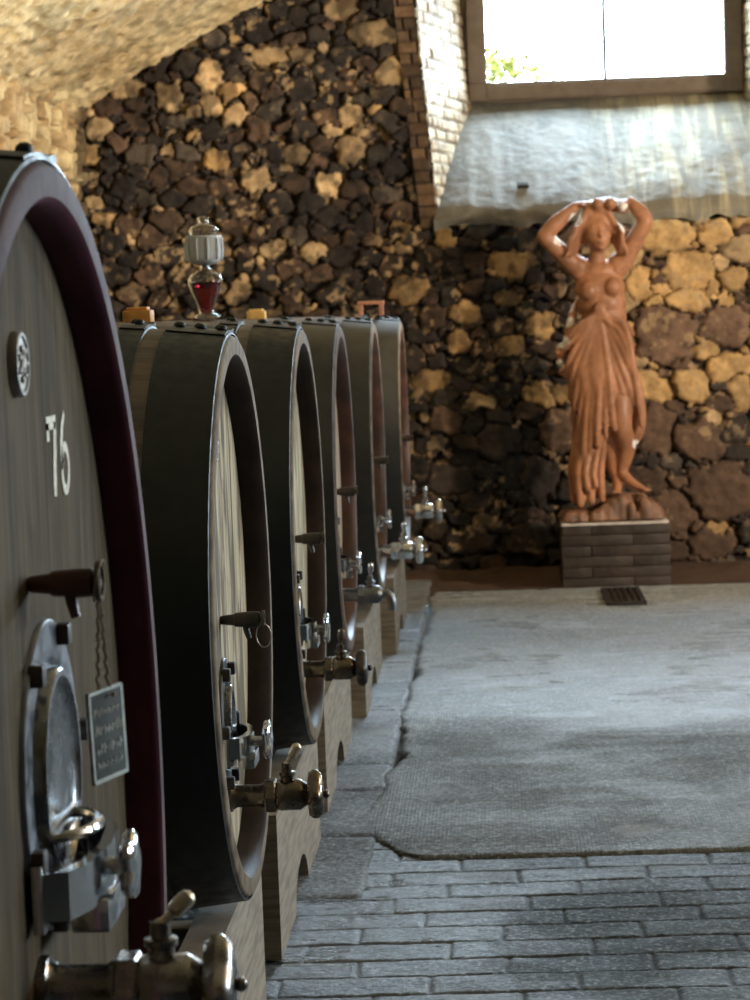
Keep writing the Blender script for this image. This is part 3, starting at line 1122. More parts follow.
    ol = [(hx + .008, -.5), (hx + .04, -.46), (hx + .055, -.30), (hx + .062, 0), (hx + .055, .30), (hx + .04, .46), (hx + .008, .5)]
    ow = dw * .92
    ys_k = cfg.get('yoke_s', 1.0)
    ol = [(hx + (p[0] - hx) * (1 + (ys_k - 1) * .6), p[1]) for p in ol]
    xo = .062 * (ys_k - 1) * .6
    out = [(p[0], dy + p[1] * ow) for p in ol] + [(p[0] - .014, dy + p[1] * ow * .93) for p in ol[::-1]]
    mb.prism(out, yz - .022 * ys_k, yz + .022 * ys_k, 'xy')
    mb.box((hx + .006, dy - ow * .52, yz - .04), (hx + .02, dy - ow * .44, yz + .04), .003)
    mb.box((hx + .006, dy + ow * .44, yz - .04), (hx + .02, dy + ow * .52, yz + .04), .003)
    mb.box((hx + .03, dy - .05 * ys_k, yz - .052 * ys_k), (hx + .066 + xo, dy + .05 * ys_k, yz - .020 * ys_k), .004)
    if ys_k > 1:
        mb.tube([(hx + .012 + .045 * math.sin(PI * w_ / 12), dy + .075 * math.cos(PI * w_ / 12), yz + .052) for w_ in range(13)], .007, 8)
        mb.box((hx + .01, dy - .085, yz + .04), (hx + .018, dy + .085, yz + .062), .002)
    mb.build('clamp_yoke', MT['chrome'], door, angle=35)
    mb = MB()
    x1 = hx + .06 + xo * .4
    mb.lathe([(x1 - .01, .011), (x1 + .028, .011)], 'x', 14, (0, dy, yz))
    star(mb, x1 + .020, x1 + .040, .040, (0, dy, yz), 5, .12)
    mb.build('hand_wheel', MT['chrome'], door, angle=40)
    # drain valve
    vz = cfg['valve_z']
    vy = cfg.get('valve_y', fy)
    vm = cfg.get('valve_mat', MT['brass'])
    q_ = cfg.get('valve_scale', 1.0)
    mb = MB()

    def X(t):
        return hx + t * q_
    mb.lathe([(X(0), .034 * q_), (X(.010), .034 * q_), (X(.013), .028 * q_), (X(.022), .024 * q_), (X(.07), .024 * q_), (X(.075), .027 * q_), (X(.085), .027 * q_)], 'x', 32, (0, vy, vz))
    mb.lathe([(X(.100), .026 * q_), (X(.106), .031 * q_), (X(.112), .033 * q_), (X(.155), .033 * q_), (X(.160), .030 * q_), (X(.170), .023 * q_)], 'x', 32, (0, vy, vz))
    mb.lathe([(vz + .02 * q_, .016 * q_), (vz + .040 * q_, .014 * q_), (vz + .043 * q_, .018 * q_), (vz + .050 * q_, .018 * q_), (vz + .052 * q_, .011 * q_), (vz + .068 * q_, .011 * q_)], 'z', 20,
             (X(.128), vy, 0))
    val = mb.build('drain_valve', vm, root, angle=40)
    mb = MB()
    mb.lathe([(X(.080), .034 * q_), (X(.083), .038 * q_), (X(.102), .038 * q_), (X(.105), .034 * q_)], 'x', 6, (0, vy, vz))
    mb.build('union_nut', vm, val, smooth=False)
    d = Vector(cfg.get('lever', (.55, .3, .75))).normalized()
    b0 = Vector((X(.128), vy, vz + .064 * q_))
    mb = MB()
    mb.tube([b0, b0 + d * .018, b0 + d * .022, b0 + d * .040, b0 + d * .047, b0 + d * .052], [.006, .006, .010, .0115, .010, .004], 14)
    mb.ball(b0, .0085, 12)
    mb.build('lever_handle', cfg.get('lever_mat', MT['cream_brass']), val)
    mb = MB()
    if cfg.get('bend'):
        mb.tube([(X(.165), vy, vz), (X(.185), vy, vz + .004), (X(.20), vy, vz - .012), (X(.205), vy, vz - .035), (X(.205), vy, vz - .06)], .017, 16)
        mb.build('bent_spout', vm, val)
    else:
        star(mb, X(.170), X(.205), .046 * q_, (0, vy, vz), 4, .14)
        mb.ball((X(.21), vy, vz - .001), (.008, .009, .009), 10)
        mb.build('star_knob', cfg.get('knob_mat', vm), val, angle=50)
    return root


hd1 = head_wood('barrel head oak olive', (.118, .088, .050), (.045, .033, .020), .5, 1)
hd2 = head_wood('barrel head oak weathered', (.60, .52, .36), (.095, .08, .062), .8, 3)
hd3 = head_wood('barrel head oak pale', (.66, .60, .42), (.14, .12, .09), .6, 6)
hd4 = head_wood('barrel head oak warm', (.56, .44, .32), (.2, .14, .1), .4, 9)
hd5 = head_wood('barrel head oak cream', (.62, .50, .38), (.25, .17, .12), .4, 12)
hd6 = head_wood('orange-lit barrel head oak', (.62, .36, .22), (.30, .15, .08), .4, 15)  # orange light on the farthest head painted into its wood

D0 = 5.03
ST = 1.82
HOOPS = [(.006, .136), (.172, .232), (.90, .96), (1.0, 1.13)]
base = dict(recess=.055, medal_z=1.378, tap_z=1.0, door_z=.775, door_w=.22, door_h=.29, valve_z=.622, rim=MT['rim_tan'], inner=MT['darkwood'], hoops=HOOPS, yoke_dz=.035, fy=.0)


def cfgd(**kw):
    d = dict(base)
    d.update(kw)
    return d


ZC, RV = 1.010, .592
H1 = [(.006, .150), (.20, .27), (.36, .42), (.95, 1.0), (1.06, 1.12), (1.20, 1.34)]
make_barrel(1, .50, 2.77, .988, .834, .69, 1.35, 'nearest and largest barrel, plum rim, cream number 76 and slate tag on its head',
            dict(recess=.05, medal_z=1.59, medal_y=-.02, tap_z=1.332, tap_len=.078, key_r=.024, tapmat=MT['tapwood'], door_z=1.095, door_w=.36, door_h=.375, door_y=.07, yoke_dz=.115, door_mat=MT['steel'], nuts=(66, 130, 8, 205, -50, -100),
                 valve_z=.862, fy=.0, valve_y=-.04, valve_scale=1.12, valve_mat=MT['valve_worn'], yoke_s=1.28, lever=(.72, .3, .65), rim=MT['rim_plum'], inner=MT['plum'], hoops=H1, head=hd1, belly=.04))
make_barrel(2, .537, D0, ZC, RV, .585, 1.14, 'black-hooped barrel just behind the number 76 barrel, wire loop on its tap',
            cfgd(head=hd2, wire=True, medal_z=1.375, lever=(.5, .1, .8)))
make_barrel(3, .535, D0 + ST, ZC, RV, .585, 1.14, 'third barrel from the camera, pale streaked head, dark star knob on its brass valve',
            cfgd(head=hd3, lever=(.1, .1, 1), knob_mat=MT['bolt'], lever_mat=MT['brass']))
make_barrel(4, .54, D0 + 2 * ST, ZC, RV, .585, 1.14, 'fourth barrel from the camera, valve ending in a downward bent spout',
            cfgd(head=hd4, lever=(.1, .1, 1), bend=True, hoop_mat=MT['hoop_lit'], inner=MT['redwood'], valve_mat=MT['steel'], rim=MT['rim_grey'], lever_mat=MT['chrome']))
make_barrel(5, .505, D0 + 3 * ST, ZC, RV, .585, 1.14, 'fifth barrel from the camera, cream head, chrome valve low on it',
            cfgd(head=hd5, lever=(.1, .1, 1), valve_z=.60, hoop_mat=MT['hoop_lit'], inner=MT['redwood'], valve_mat=MT['chrome'], lever_mat=MT['chrome'], valve_scale=1.15))
make_barrel(6, .455, D0 + 4 * ST, ZC, RV, .585, 1.14, 'farthest barrel, orange-lit head, small wooden frame lying on its top',
            cfgd(head=hd6, hoop_mat=MT['hoop_lit'], inner=MT['redwood'], lever=(.0, .1, 1), valve_mat=MT['chrome'], lever_mat=MT['chrome'], valve_scale=1.15))

# ---- number 76 on the first head: a part of it
first = [o for o in bpy.data.objects if o.name == 'wine_barrel'][0]
first_head = [c for c in first.children if c.name.startswith('barrel_head')][0]
hx = -.05


def ribbon(mb, pts, w, x0, x1):
    """flat painted stroke in the y,z plane with varying width"""
    L_, R_s = [], []
    for i, p in enumerate(pts):
        a = Vector(pts[max(i - 1, 0)])
        b = Vector(pts[min(i + 1, len(pts) - 1)])
        t = (b - a).normalized()
        nrm = Vector((-t.y, t.x))
        ww = (w[i] if isinstance(w, (list, tuple)) else w) / 2
        L_.append(Vector(p) + nrm * ww)
        R_s.append(Vector(p) - nrm * ww)
    for i in range(len(pts) - 1):
        q = [L_[i], L_[i + 1], R_s[i + 1], R_s[i]]
        mb.prism([(v.x, v.y) for v in q], x0, x1, 'yz')


ny0, nz0 = .155, 1.421
mb = MB()
ribbon(mb, [(ny0 + .0, nz0 + .092), (ny0 + .062, nz0 + .092)], .017, hx + .0003, hx + .0012)
ribbon(mb, [(ny0 + .008, nz0 + .092), (ny0 + .008, nz0 + .070)], .016, hx + .0003, hx + .0012)
ribbon(mb, [(ny0 + .056, nz0 + .092), (ny0 + .050, nz0 + .060), (ny0 + .044, nz0 + .030), (ny0 + .040, nz0)], .018, hx + .0003, hx + .0012)
mb.build('number_seven', MT['number'], first_head, smooth=False)
mb = MB()
sx0 = ny0 + .090
ribbon(mb, [(sx0 + .034, nz0 + .100), (sx0 + .016, nz0 + .085), (sx0 + .006, nz0 + .060), (sx0 + .004, nz0 + .030)], [.009, .014, .017, .017], hx + .0003, hx + .0012)
loop = [(sx0 + .028 + .024 * math.cos(t), nz0 + .030 + .028 * math.sin(t)) for t in [q * 2 * PI / 24 for q in range(25)]]
ribbon(mb, loop, .013, hx + .0003, hx + .0012)
mb.build('number_six', MT['number'], first_head, smooth=False)

# ---- slate tag hanging from the first barrel's tap
tap_end = Vector((-.50 + hx + .083, 2.77 + .0, 1.332))
tag = empty('slate_tag', (tap_end.x, tap_end.y, tap_end.z - .125), 'small grey slate tag with chalk writing hanging on twine from the nearest tap', 'tag')
tl_, tw_ = .108, .072
mb = MB()
mb.box((-tw_ / 2, -.002, -tl_), (tw_ / 2, .002, 0), .0012)
sl = mb.build('slate', MT['slate'], tag)
sl.rotation_euler = (0, math.radians(-3), math.radians(66))
mb = MB()
for (a, b) in (((-tw_ / 2, -tl_), (tw_ / 2, -tl_ + .004)), ((-tw_ / 2, -.003), (tw_ / 2, 0)), ((-tw_ / 2, -tl_), (-tw_ / 2 + .003, 0)), ((tw_ / 2 - .004, -tl_), (tw_ / 2, 0))):
    mb.box((a[0] - .0005, -.0027, a[1] - .0005), (b[0] + .0005, .0022, b[1] + .0005), .0005)
mb.build('slate_border', MT['slate_edge'], sl, smooth=False)
mb = MB()
random.seed(5)
for r_, (zz, hgt) in enumerate(((-.030, .011), (-.052, .013), (-.074, .013), (-.092, .010))):
    xx = -tw_ / 2 + .009
    while xx < tw_ / 2 - .012:
        wq = random.uniform(.004, .007)
        pts = [(xx, -.0024, zz), (xx + wq * .2, -.0026, zz + hgt * random.uniform(.6, 1)), (xx + wq * .7, -.0026, zz + hgt * random.uniform(-.1, .5)), (xx + wq, -.0026, zz + hgt * random.uniform(.3, .9))]
        mb.tube(pts, .0008, 5)
        xx += wq + random.uniform(.0015, .004)
mb.build('chalk_writing', MT['chalk'], sl, smooth=False)
mb = MB()
for s in (-1, 1):
    pts = []
    for q in range(25):
        t = q / 24
        pts.append((s * .012 * t * math.cos(math.radians(66)) + .0015 * math.sin(q * 2.1), s * .012 * t * math.sin(math.radians(66)) + .0012 * math.cos(q * 1.7) - .002, .127 - t * .137))
    mb.tube(pts, .0021, 6)
    for q in range(16):
        p = Vector(pts[random.randint(1, 23)])
        mb.tube([p, p + Vector((random.uniform(-.008, .008), random.uniform(-.006, .006), random.uniform(-.008, .006)))], .00035, 4)
    mb.ball((s * .012 * .85, s * .0075 - .003, -.008), .003, 8)
mb.tube([(.018 * math.cos(t) * .3 + .0, .024 * math.sin(t), .127 + .024 * math.cos(t) - .0) for t in [q * 2 * PI / 20 for q in range(21)]], .0014, 6)
mb.build('twine', MT['twine'], tag)

# ---- cradles under the barrels
names = ['under the largest front barrel', 'under the barrel behind number 76', 'under the third barrel', 'under the fourth barrel', 'under the fifth barrel', 'under the farthest barrel']
sites = [(2.77, .988, .834, .69, .50, 1.35), *[(D0 + q * ST, ZC, RV, .585, p, 1.14) for q, p in enumerate((.537, .535, .54, .505, .455))]]
for q, ((yc, zc, rv, rh, pf, L), nm) in enumerate(zip(sites, names)):
    cr_ = empty('barrel_cradle', (-pf, yc, 0), 'pale timber cradle with arched cutouts ' + nm, 'cradle', 'timber cradles under the barrels')
    for (xa, xb, xm) in ((-.13, -.05, .10), (-L + .16, -L + .08, L - .10)):
        r_b = body_r(xm, L, rv, .038) + .006
        y0, y1 = -.85, .57
        out = []
        hgt = .375 if q else .20
        # top edge, scooped to carry the barrel
        for s in range(41):
            yy_ = y0 + (y1 - y0) * s / 40
            t = yy_ / (r_b * rh / rv)
            zc_ = zc - r_b * math.sqrt(max(0, 1 - t * t)) if abs(t) < 1 else 9
            out.append((yy_, max(.14, min(hgt + (.10 if abs(yy_) > .33 else 0) * 0, zc_))))
        out = out[::-1]
        bot = [(y0, 0)]
        for c_ in (-.17,):
            bot += [(c_ - .10 * math.cos(t), .105 * math.sin(t)) for t in [PI * w_ / 12 for w_ in range(13)]]
        bot.append((y1, 0))
        n0 = len(bot)
        # build as strips between bottom and top so the outline stays simple
        mb = MB()
        S_ = 84
        bz = lambda yy_: .11 * math.sqrt(max(0, 1 - ((yy_ + .17) / .22) ** 2))

        def tz_(yy_):
            t = yy_ / (r_b * rh / rv)
            zc_ = zc - r_b * math.sqrt(max(0, 1 - t * t)) if abs(t) < 1 else 9
            return min(hgt, zc_)
        vs, fs = [], []
        for s in range(S_ + 1):
            yy_ = y0 + (y1 - y0) * s / S_
            bq = min(bz(yy_), tz_(yy_) - .03)
            vs += [(xa, yy_, bq), (xb, yy_, bq), (xb, yy_, tz_(yy_)), (xa, yy_, tz_(yy_))]
        for s in range(S_):
            for c_ in range(4):
                c2 = (c_ + 1) % 4
                fs.append((s * 4 + c_, s * 4 + c2, (s + 1) * 4 + c2, (s + 1) * 4 + c_))
        fs += [(0, 3, 2, 1), (S_ * 4, S_ * 4 + 1, S_ * 4 + 2, S_ * 4 + 3)]
        mb.add(vs, fs)
        mb.build('cradle_board', MT['cradle'], cr_, angle=40)
    for yy_ in (-.70, .50):
        MB().box((-L + .16, yy_ - .04, .14), (-.13, yy_ + .04, .22), .006).build('cradle_rail', MT['cradle'], cr_)

# ------------------------------------------------------------------ things on the barrels
def bung(yc, x, label, mat, s=1.12):
    L = 1.14
    top = ZC + RV + .038
    o = empty('barrel_bung', (x, yc, top - .006), label, 'bung', 'wooden bungs on the barrel tops')
    mb = MB()
    mb.box((-.036 * s, -.036 * s, .0), (.036 * s, .036 * s, .034 * s), .005)
    mb.build('bung_block', mat, o)
    mb = MB()
    mb.box((-.027 * s, -.027 * s, .034 * s), (.027 * s, .027 * s, .042 * s), .004)
    mb.build('bung_cap', mat, o)


bung(D0 + ST, -1.005, 'square orange wooden bung on the third barrel, nearest of the two bungs', MT['bung'])
bung(D0 + 3 * ST, -1.02, 'square yellow wooden bung on the fifth barrel, beyond the glass airlock', MT['bungy'])

# glass airlock with red wine on the fourth barrel
def glassmat(name, col=(1, 1, 1), rough=.0):
    k = N(name)
    k.set('Base Color', col)
    k.set('Roughness', rough)
    k.set('Transmission Weight', 1.0)
    k.set('IOR', 1.47)
    return k.m


M_gl = glassmat('clear glass', (.95, .98, .98), .02)
M_wine = glassmat('red wine', (.10, .004, .008), .0)
M_water = plain('milky water', (.55, .60, .60), .3, (.42, .47, .48), sc=20, bump=0)
k = N('cloudy white glass')
k.set('Base Color', (.96, .98, .98))
k.set('Transmission Weight', .3)
k.set('Roughness', .3)
M_fgl = k.m
AY = D0 + 2 * ST
p0 = U(207, 322, AY)
al = empty('glass_airlock', (p0.x, AY, ZC + RV + .041), 'tall glass airlock half filled with red wine on the fourth barrel top', 'airlock')
al.scale = (1.05, 1.05, .93)


def shell(mb, prof, t=.004, n=40):
    """closed glass wall of thickness t from an outer profile (z, r)"""
    inner = [(z_, max(r - t, .001)) for z_, r in prof][::-1]
    mb.lathe(prof + inner, 'z', n, closed=True)


mb = MB()
shell(mb, [(.0, .022), (.004, .045), (.012, .046), (.022, .026), (.04, .028), (.07, .036), (.105, .050), (.135, .059), (.155, .060), (.172, .050), (.185, .030), (.196, .018), (.212, .017)])
mb.build('airlock_flask', M_gl, al, angle=80)
mb = MB()
mb.lathe([(.014, .0), (.024, .020), (.04, .0225), (.07, .031), (.105, .045), (.135, .0535), (.142, .0545), (.143, .0)], 'z', 40)
mb.build('red_wine', M_wine, al, angle=60)
mb = MB()
shell(mb, [(.208, .018), (.216, .045), (.226, .056), (.25, .060), (.31, .060), (.318, .063), (.322, .060)], .004)
for q in range(10):       # moulded flutes
    t = q * 2 * PI / 10
    mb.tube([(.060 * math.cos(t), .060 * math.sin(t), .228), (.063 * math.cos(t), .063 * math.sin(t), .27), (.062 * math.cos(t), .062 * math.sin(t), .312)], [.004, .006, .004], 8)
mb.build('airlock_cup', M_fgl, al, angle=80)
mb = MB()
mb.lathe([(.226, .0), (.228, .048), (.25, .0545), (.275, .0545), (.276, .0)], 'z', 40)
mb.build('water', M_water, al, angle=60)
mb = MB()
shell(mb, [(.24, .040), (.30, .041), (.324, .044), (.332, .050), (.345, .051), (.358, .042), (.366, .022), (.372, .017), (.382, .021), (.392, .019), (.397, .008)], .004)
mb.build('airlock_bell', M_gl, al, angle=80)
mb = MB()
mb.tube([(0, 0, .20), (0, 0, .33)], .009, 12)
mb.build('airlock_stem', M_water, al)

# small wooden frame on the farthest barrel
fy_ = D0 + 4 * ST
fr = empty('wooden_frame', (-.60, fy_, ZC + RV + .031), 'small reddish wooden frame standing on the farthest barrel top', 'frame')
mb = MB()
mb.box((-.075, -.05, .058), (.06, .05, .076), .003)
mb.build('frame_top', MT['frame_wood'], fr)
for xx in (-.06, .045):
    MB().box((xx - .011, -.045, 0), (xx + .011, .045, .058), .003).build('frame_leg', MT['frame_wood'], fr)

# ------------------------------------------------------------------ pedestal, statue, drain
PX0, PX1 = U(562, 555, 13.97).x, U(671, 555, 13.97).x
ped = empty('pedestal', ((PX0 + PX1) / 2, 14.24, 0), 'dark block pedestal of thin coursed bricks carrying the statue', 'pedestal')
pw = (PX1 - PX0) / 2
PT = .375
k = N('dark pedestal brick')
k.set('Base Color', k.mix(k.ramp(k.noise(sc=9, detail=5), .35, .7), (.022, .015, .011), (.045, .031, .023)))
k.set('Roughness', .55)
k.bump(k.noise(sc=25, detail=5), .5, .01)
M_ped = k.m
mb = MB()
mb.box((-pw + .012, -.26, .0), (pw - .012, .26, PT - .01))
mb.build('pedestal_core', plain('dark mortar', (.03, .025, .022), .9), ped)
mb = MB()
random.seed(3)
nC = 6
ch = (PT - .0) / nC
for c_ in range(nC):
    cuts = [-pw, -pw * .45, pw] if c_ % 2 else [-pw, pw * .32, pw]
    for a, b in zip(cuts[:-1], cuts[1:]):
        j = random.uniform(-.004, .004)
        for (ya, yb) in ((-.275, -.09), (-.086, .10), (.104, .275)):
            mb.box((a + .0015 + j, ya + j, c_ * ch + .0015), (b - .0015 + j, yb + j, (c_ + 1) * ch - .0015), .004)
mb.build('coursed_bricks', M_ped, ped, angle=30)
k = N('pale edge highlight')  # highlight on the pedestal's top and front edge, put into pale strips
k.set('Base Color', k.mix(k.noise(sc=30, detail=4), (.75, .72, .70), (.3, .25, .2)))
k.set('Roughness', .7)
mb = MB()
random.seed(8)
xx = -pw
while xx < pw - .03:
    w_ = random.uniform(.03, .12)
    mb.box((xx, -.285, PT - .006), (min(xx + w_, pw), -.262, PT + random.uniform(.006, .011)), .004)
    xx += w_ + random.choice((0, 0, .01))
mb.box((-pw + .005, -.27, PT - .004), (pw - .005, .27, PT + .005), .003)
mb.build('edge_highlight', k.m, ped)

SY = 14.24
SYr = SY


def W(px, py, dy=0.0):
    p = U(px, py, SY)
    return Vector((p.x, SY + dy, p.z))


k = N('terracotta')
f1 = k.noise(sc=5, detail=5)
f2 = k.noise(sc=28, detail=5)
c = k.mix(k.ramp(f1, .35, .65), (.46, .21, .105), (.29, .13, .065))
c = k.mix(k.ramp(f2, .5, .75, 0, .5), c, (.17, .075, .04))
k.set('Base Color', c)
k.set('Roughness', k.ramp(f2, .3, .7, .42, .6))
k.bump(f2, .35, .006)
M_ter = k.m
KT, CT = k, c
M_rock = plain('terracotta rock base', (.25, .13, .075), .6, (.10, .055, .035), sc=12, bump=.8, bsc=25)

base_z = PT + .013
stat = empty('statue', (W(612, 500).x, SY, base_z), 'terracotta statue of a draped woman with arms raised over her head on the pedestal', 'statue')
SO = Vector(stat.location)


def Lp(v):
    return v - SO


def limb(mb, pts, rs, n=16, sub=6):
    """smooth tapered limb through points (Catmull-Rom)"""
    P_ = [Vector(p) for p in pts]
    Q, R = [], []
    for i in range(len(P_) - 1):
        p0 = P_[max(i - 1, 0)]
        p1, p2 = P_[i], P_[i + 1]
        p3 = P_[min(i + 2, len(P_) - 1)]
        for s in range(sub):
            t = s / sub
            Q.append(.5 * ((2 * p1) + (-p0 + p2) * t + (2 * p0 - 5 * p1 + 4 * p2 - p3) * t * t + (-p0 + 3 * p1 - 3 * p2 + p3) * t ** 3))
            R.append(rs[i] * (1 - t) + rs[i + 1] * t)
    Q.append(P_[-1])
    R.append(rs[-1])
    mb.tube(Q, R, n)
    mb.ball(Q[0], R[0] * .98, n)
    mb.ball(Q[-1], R[-1] * .98, n)


def PW(px, py, dy=0.0):
    return Lp(W(px, py, dy))


body = MB()
# legs (front = -y, towards the camera)
limb(body, [PW(592, 372, .0), PW(601, 410, -.04), PW(607, 432, -.03), PW(612, 455, .0), PW(616, 476, .0)], [.10, .075, .058, .055, .034])      # standing leg
limb(body, [PW(616, 372, -.02), PW(619, 400, -.10), PW(621, 424, -.13), PW(626, 446, -.06), PW(622, 470, -.03)], [.10, .08, .058, .056, .032])   # bent leg
# feet
limb(body, [PW(617, 478, .0), PW(617, 485, -.04), PW(616, 490, -.11)], [.034, .03, .022])
limb(body, [PW(622, 472, -.03), PW(630, 481, -.07), PW(642, 488, -.12)], [.032, .03, .02])
for q in range(5):
    a = PW(640 + q * 1.6, 487.5, -.12 - .012 * (4 - q) * .5)
    limb(body, [a, a + Vector((.018, -.02, -.006))], [.010, .008], 8, 2)
    b = PW(612 + q * 1.9, 490.5, -.115)
    limb(body, [b, b + Vector((0, -.025, -.004))], [.010, .008], 8, 2)
# pelvis, belly, ribcage
hip = PW(607, 352, .0)
waist = PW(604, 318, .0)
chest = PW(600, 288, .0)
body.ball(hip, (.165, .12, .13), 24)
body.ball(PW(606, 335, -.005), (.135, .105, .12), 24)
body.ball(waist, (.135, .10, .11), 24)
body.ball(PW(602, 303, .0), (.145, .105, .11), 24)
body.ball(chest, (.148, .105, .12), 24)
body.ball(PW(598, 272, .01), (.150, .085, .075), 24)
# breasts
body.ball(PW(588, 291, -.085), (.055, .05, .056), 18)
body.ball(PW(612, 287, -.085), (.055, .05, .056), 18)
# neck, head (turned and bowed)
limb(body, [PW(597, 268, .01), PW(597, 255, -.01), PW(598, 243, -.02)], [.062, .045, .045])
hc = PW(597, 231, -.035)
rot = Matrix.Rotation(math.radians(10), 3, 'Y') @ Matrix.Rotation(math.radians(-10), 3, 'X')
body.ball(hc, (.088, .10, .112), 24, rot)
body.ball(hc + Vector((.012, -.035, -.055)), (.062, .062, .066), 20, rot)
body.ball(hc + Vector((.020, -.072, -.100)), (.022, .022, .018), 14)                # chin
limb(body, [hc + Vector((.012, -.095, .010)), hc + Vector((.016, -.106, -.030))], [.010, .014], 10, 3)   # nose
body.ball(hc + Vector((.017, -.092, -.062)), (.024, .014, .008), 12)            # upper lip
body.ball(hc + Vector((.018, -.090, -.074)), (.020, .014, .008), 12)
for s in (-1, 1):
    body.ball(hc + Vector((.012 + s * .034, -.082, .018)), (.026, .014, .008), 12)   # brow
    body.ball(hc + Vector((.013 + s * .032, -.082, -.002)), (.014, .010, .008), 12)  # eye
    body.ball(hc + Vector((.013 + s * .042, -.066, -.035)), (.024, .022, .024), 12)  # cheek
# shoulders and raised arms
for (sh, el, wr, hn, s) in ((PW(575, 266, .0), PW(544, 237, -.06), PW(575, 207, -.05), PW(590, 203, -.06), -1),
                            (PW(622, 262, .0), PW(645, 222, -.06), PW(630, 202, -.04), PW(619, 204, -.06), 1)):
    mid = (sh + el) / 2
    body.ball(sh + Vector((-s * .02, 0, -.01)), (.068, .066, .07), 18)
    limb(body, [sh + Vector((-s * .04, 0, -.04)), sh, mid, el], [.064, .066, .055, .046])
    limb(body, [el, el * .6 + wr * .4 + Vector((s * .006, 0, .006)), wr], [.046, .048, .030])
    # hand: palm and five fingers clasping the hair bundle
    dirh = (hn - wr).normalized()
    side = Vector((0, -1, -.2)).normalized()
    palm = wr + dirh * .045
    body.ball(palm, (.042, .034, .022), 16)
    for q in range(4):
        b0 = palm + dirh * .022 + side * (-.024 + q * .016)
        ln = (.026, .030, .028, .022)[q]
        limb(body, [b0, b0 + dirh * ln + Vector((0, 0, .004)), b0 + dirh * ln * 1.8 + Vector((0, 0, -.014))], [.0095, .0088, .007], 8, 3)
    b0 = palm - dirh * .012 + side * .026
    limb(body, [b0, b0 + side * .022 + dirh * .012, b0 + side * .026 + dirh * .034], [.011, .0095, .008], 8, 3)
# highlights painted into the terracotta: white spots where light catches the figure
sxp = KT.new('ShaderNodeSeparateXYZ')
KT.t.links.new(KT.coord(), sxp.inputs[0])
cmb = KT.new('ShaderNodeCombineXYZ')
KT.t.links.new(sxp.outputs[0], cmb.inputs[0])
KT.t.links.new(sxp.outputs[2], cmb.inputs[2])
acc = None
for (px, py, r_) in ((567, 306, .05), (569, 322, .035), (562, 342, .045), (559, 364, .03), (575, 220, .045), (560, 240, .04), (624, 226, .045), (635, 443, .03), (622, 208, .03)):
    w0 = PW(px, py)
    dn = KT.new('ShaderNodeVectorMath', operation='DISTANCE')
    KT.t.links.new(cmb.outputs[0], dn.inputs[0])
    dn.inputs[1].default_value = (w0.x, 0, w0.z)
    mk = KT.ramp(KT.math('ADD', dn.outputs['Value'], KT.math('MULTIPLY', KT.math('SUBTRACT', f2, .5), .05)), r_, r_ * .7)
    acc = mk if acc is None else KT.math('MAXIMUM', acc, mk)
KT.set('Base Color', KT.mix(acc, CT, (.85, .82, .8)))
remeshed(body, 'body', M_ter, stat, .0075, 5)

# hair bundle, long locks and the load on the head
hair = MB()
random.seed(2)
hair.ball(hc + Vector((-.005, .020, .034)), (.116, .105, .108), 20)
for s in (-1, 1):
    hair.ball(hc + Vector((s * .10, .03, -.01)), (.045, .05, .075), 14)
for q in range(20):
    t = PI * (.02 + .96 * q / 19)
    a = hc + Vector((.102 * math.cos(t), -.052, .022 + .075 * math.sin(t)))
    b = hc + Vector((.060 * math.cos(t), .0, .085 + .045 * math.sin(t)))
    limb(hair, [a, (a + b) / 2 + Vector((0, -.03, .015)), b], [.014, .018, .014], 8, 3)
for s in (-1, 1):
    for q in range(7):
        a = hc + Vector((s * (.080 + .008 * q), .0 - .012 * q, .02))
        pts = [a]
        for w_ in range(1, 6):
            pts.append(a + Vector((s * (.012 * w_ * (.6 if s > 0 else 1.1)) + .008 * math.sin(w_ * 2 + q), .01 * math.cos(w_ * 1.7 + q), -.034 * w_)))
        limb(hair, pts, [.016, .017, .016, .015, .013, .008], 8, 3)
for q in range(9):        # twisted bundle gathered between the hands
    t = q / 8
    a = PW(588 + 34 * t, 206 - 4 * math.sin(PI * t), -.06 + .05 * math.sin(q * 2.2))
    hair.ball(a + Vector((0, 0, -.012)), (.034, .046, .040), 12)
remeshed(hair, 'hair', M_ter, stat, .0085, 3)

# drapery: lofted skirt plus radiating folds
dr = MB()
secs = [  # px left, px right, py, depth radius, y offset
    (584, 628, 322, .10, .0), (577, 631, 336, .125, .0), (565, 634, 352, .15, -.01), (563, 637, 372, .17, -.02), (566, 640, 392, .175, -.02),
    (569, 641, 412, .16, -.01), (571, 628, 432, .15, .03), (572, 608, 450, .16, .06), (573, 603, 470, .16, .06), (573, 601, 490, .165, .06), (573, 600, 499, .165, .06)]
vs, fs = [], []
K = 72
for si, (l, r, py, dp, yo) in enumerate(secs):
    a, b = PW(l, py), PW(r, py)
    cx, hw = (a.x + b.x) / 2, (b.x - a.x) / 2
    for q in range(K):
        t = 2 * PI * q / K
        fold = .93 + .02 * math.sin(11 * t + si * .35) + .012 * math.sin(19 * t - si * .5)
        vs.append((cx + hw * math.cos(t) * fold, yo + dp * math.sin(t) * fold, (a.z + b.z) / 2))
for si in range(len(secs) - 1):
    for q in range(K):
        q2 = (q + 1) % K
        fs.append((si * K + q, si * K + q2, (si + 1) * K + q2, (si + 1) * K + q))
fs.append(tuple(range(K))[::-1])
fs.append(tuple((len(secs) - 1) * K + q for q in range(K)))
dr.add(vs, fs)
knot = (599, 309)
dr.ball(PW(knot[0], knot[1], -.105), (.04, .03, .045), 14)


def fold_line(pxs, rs, dys):
    limb(dr, [PW(a, b, d) for (a, b), d in zip(pxs, dys)], rs, 10, 5)


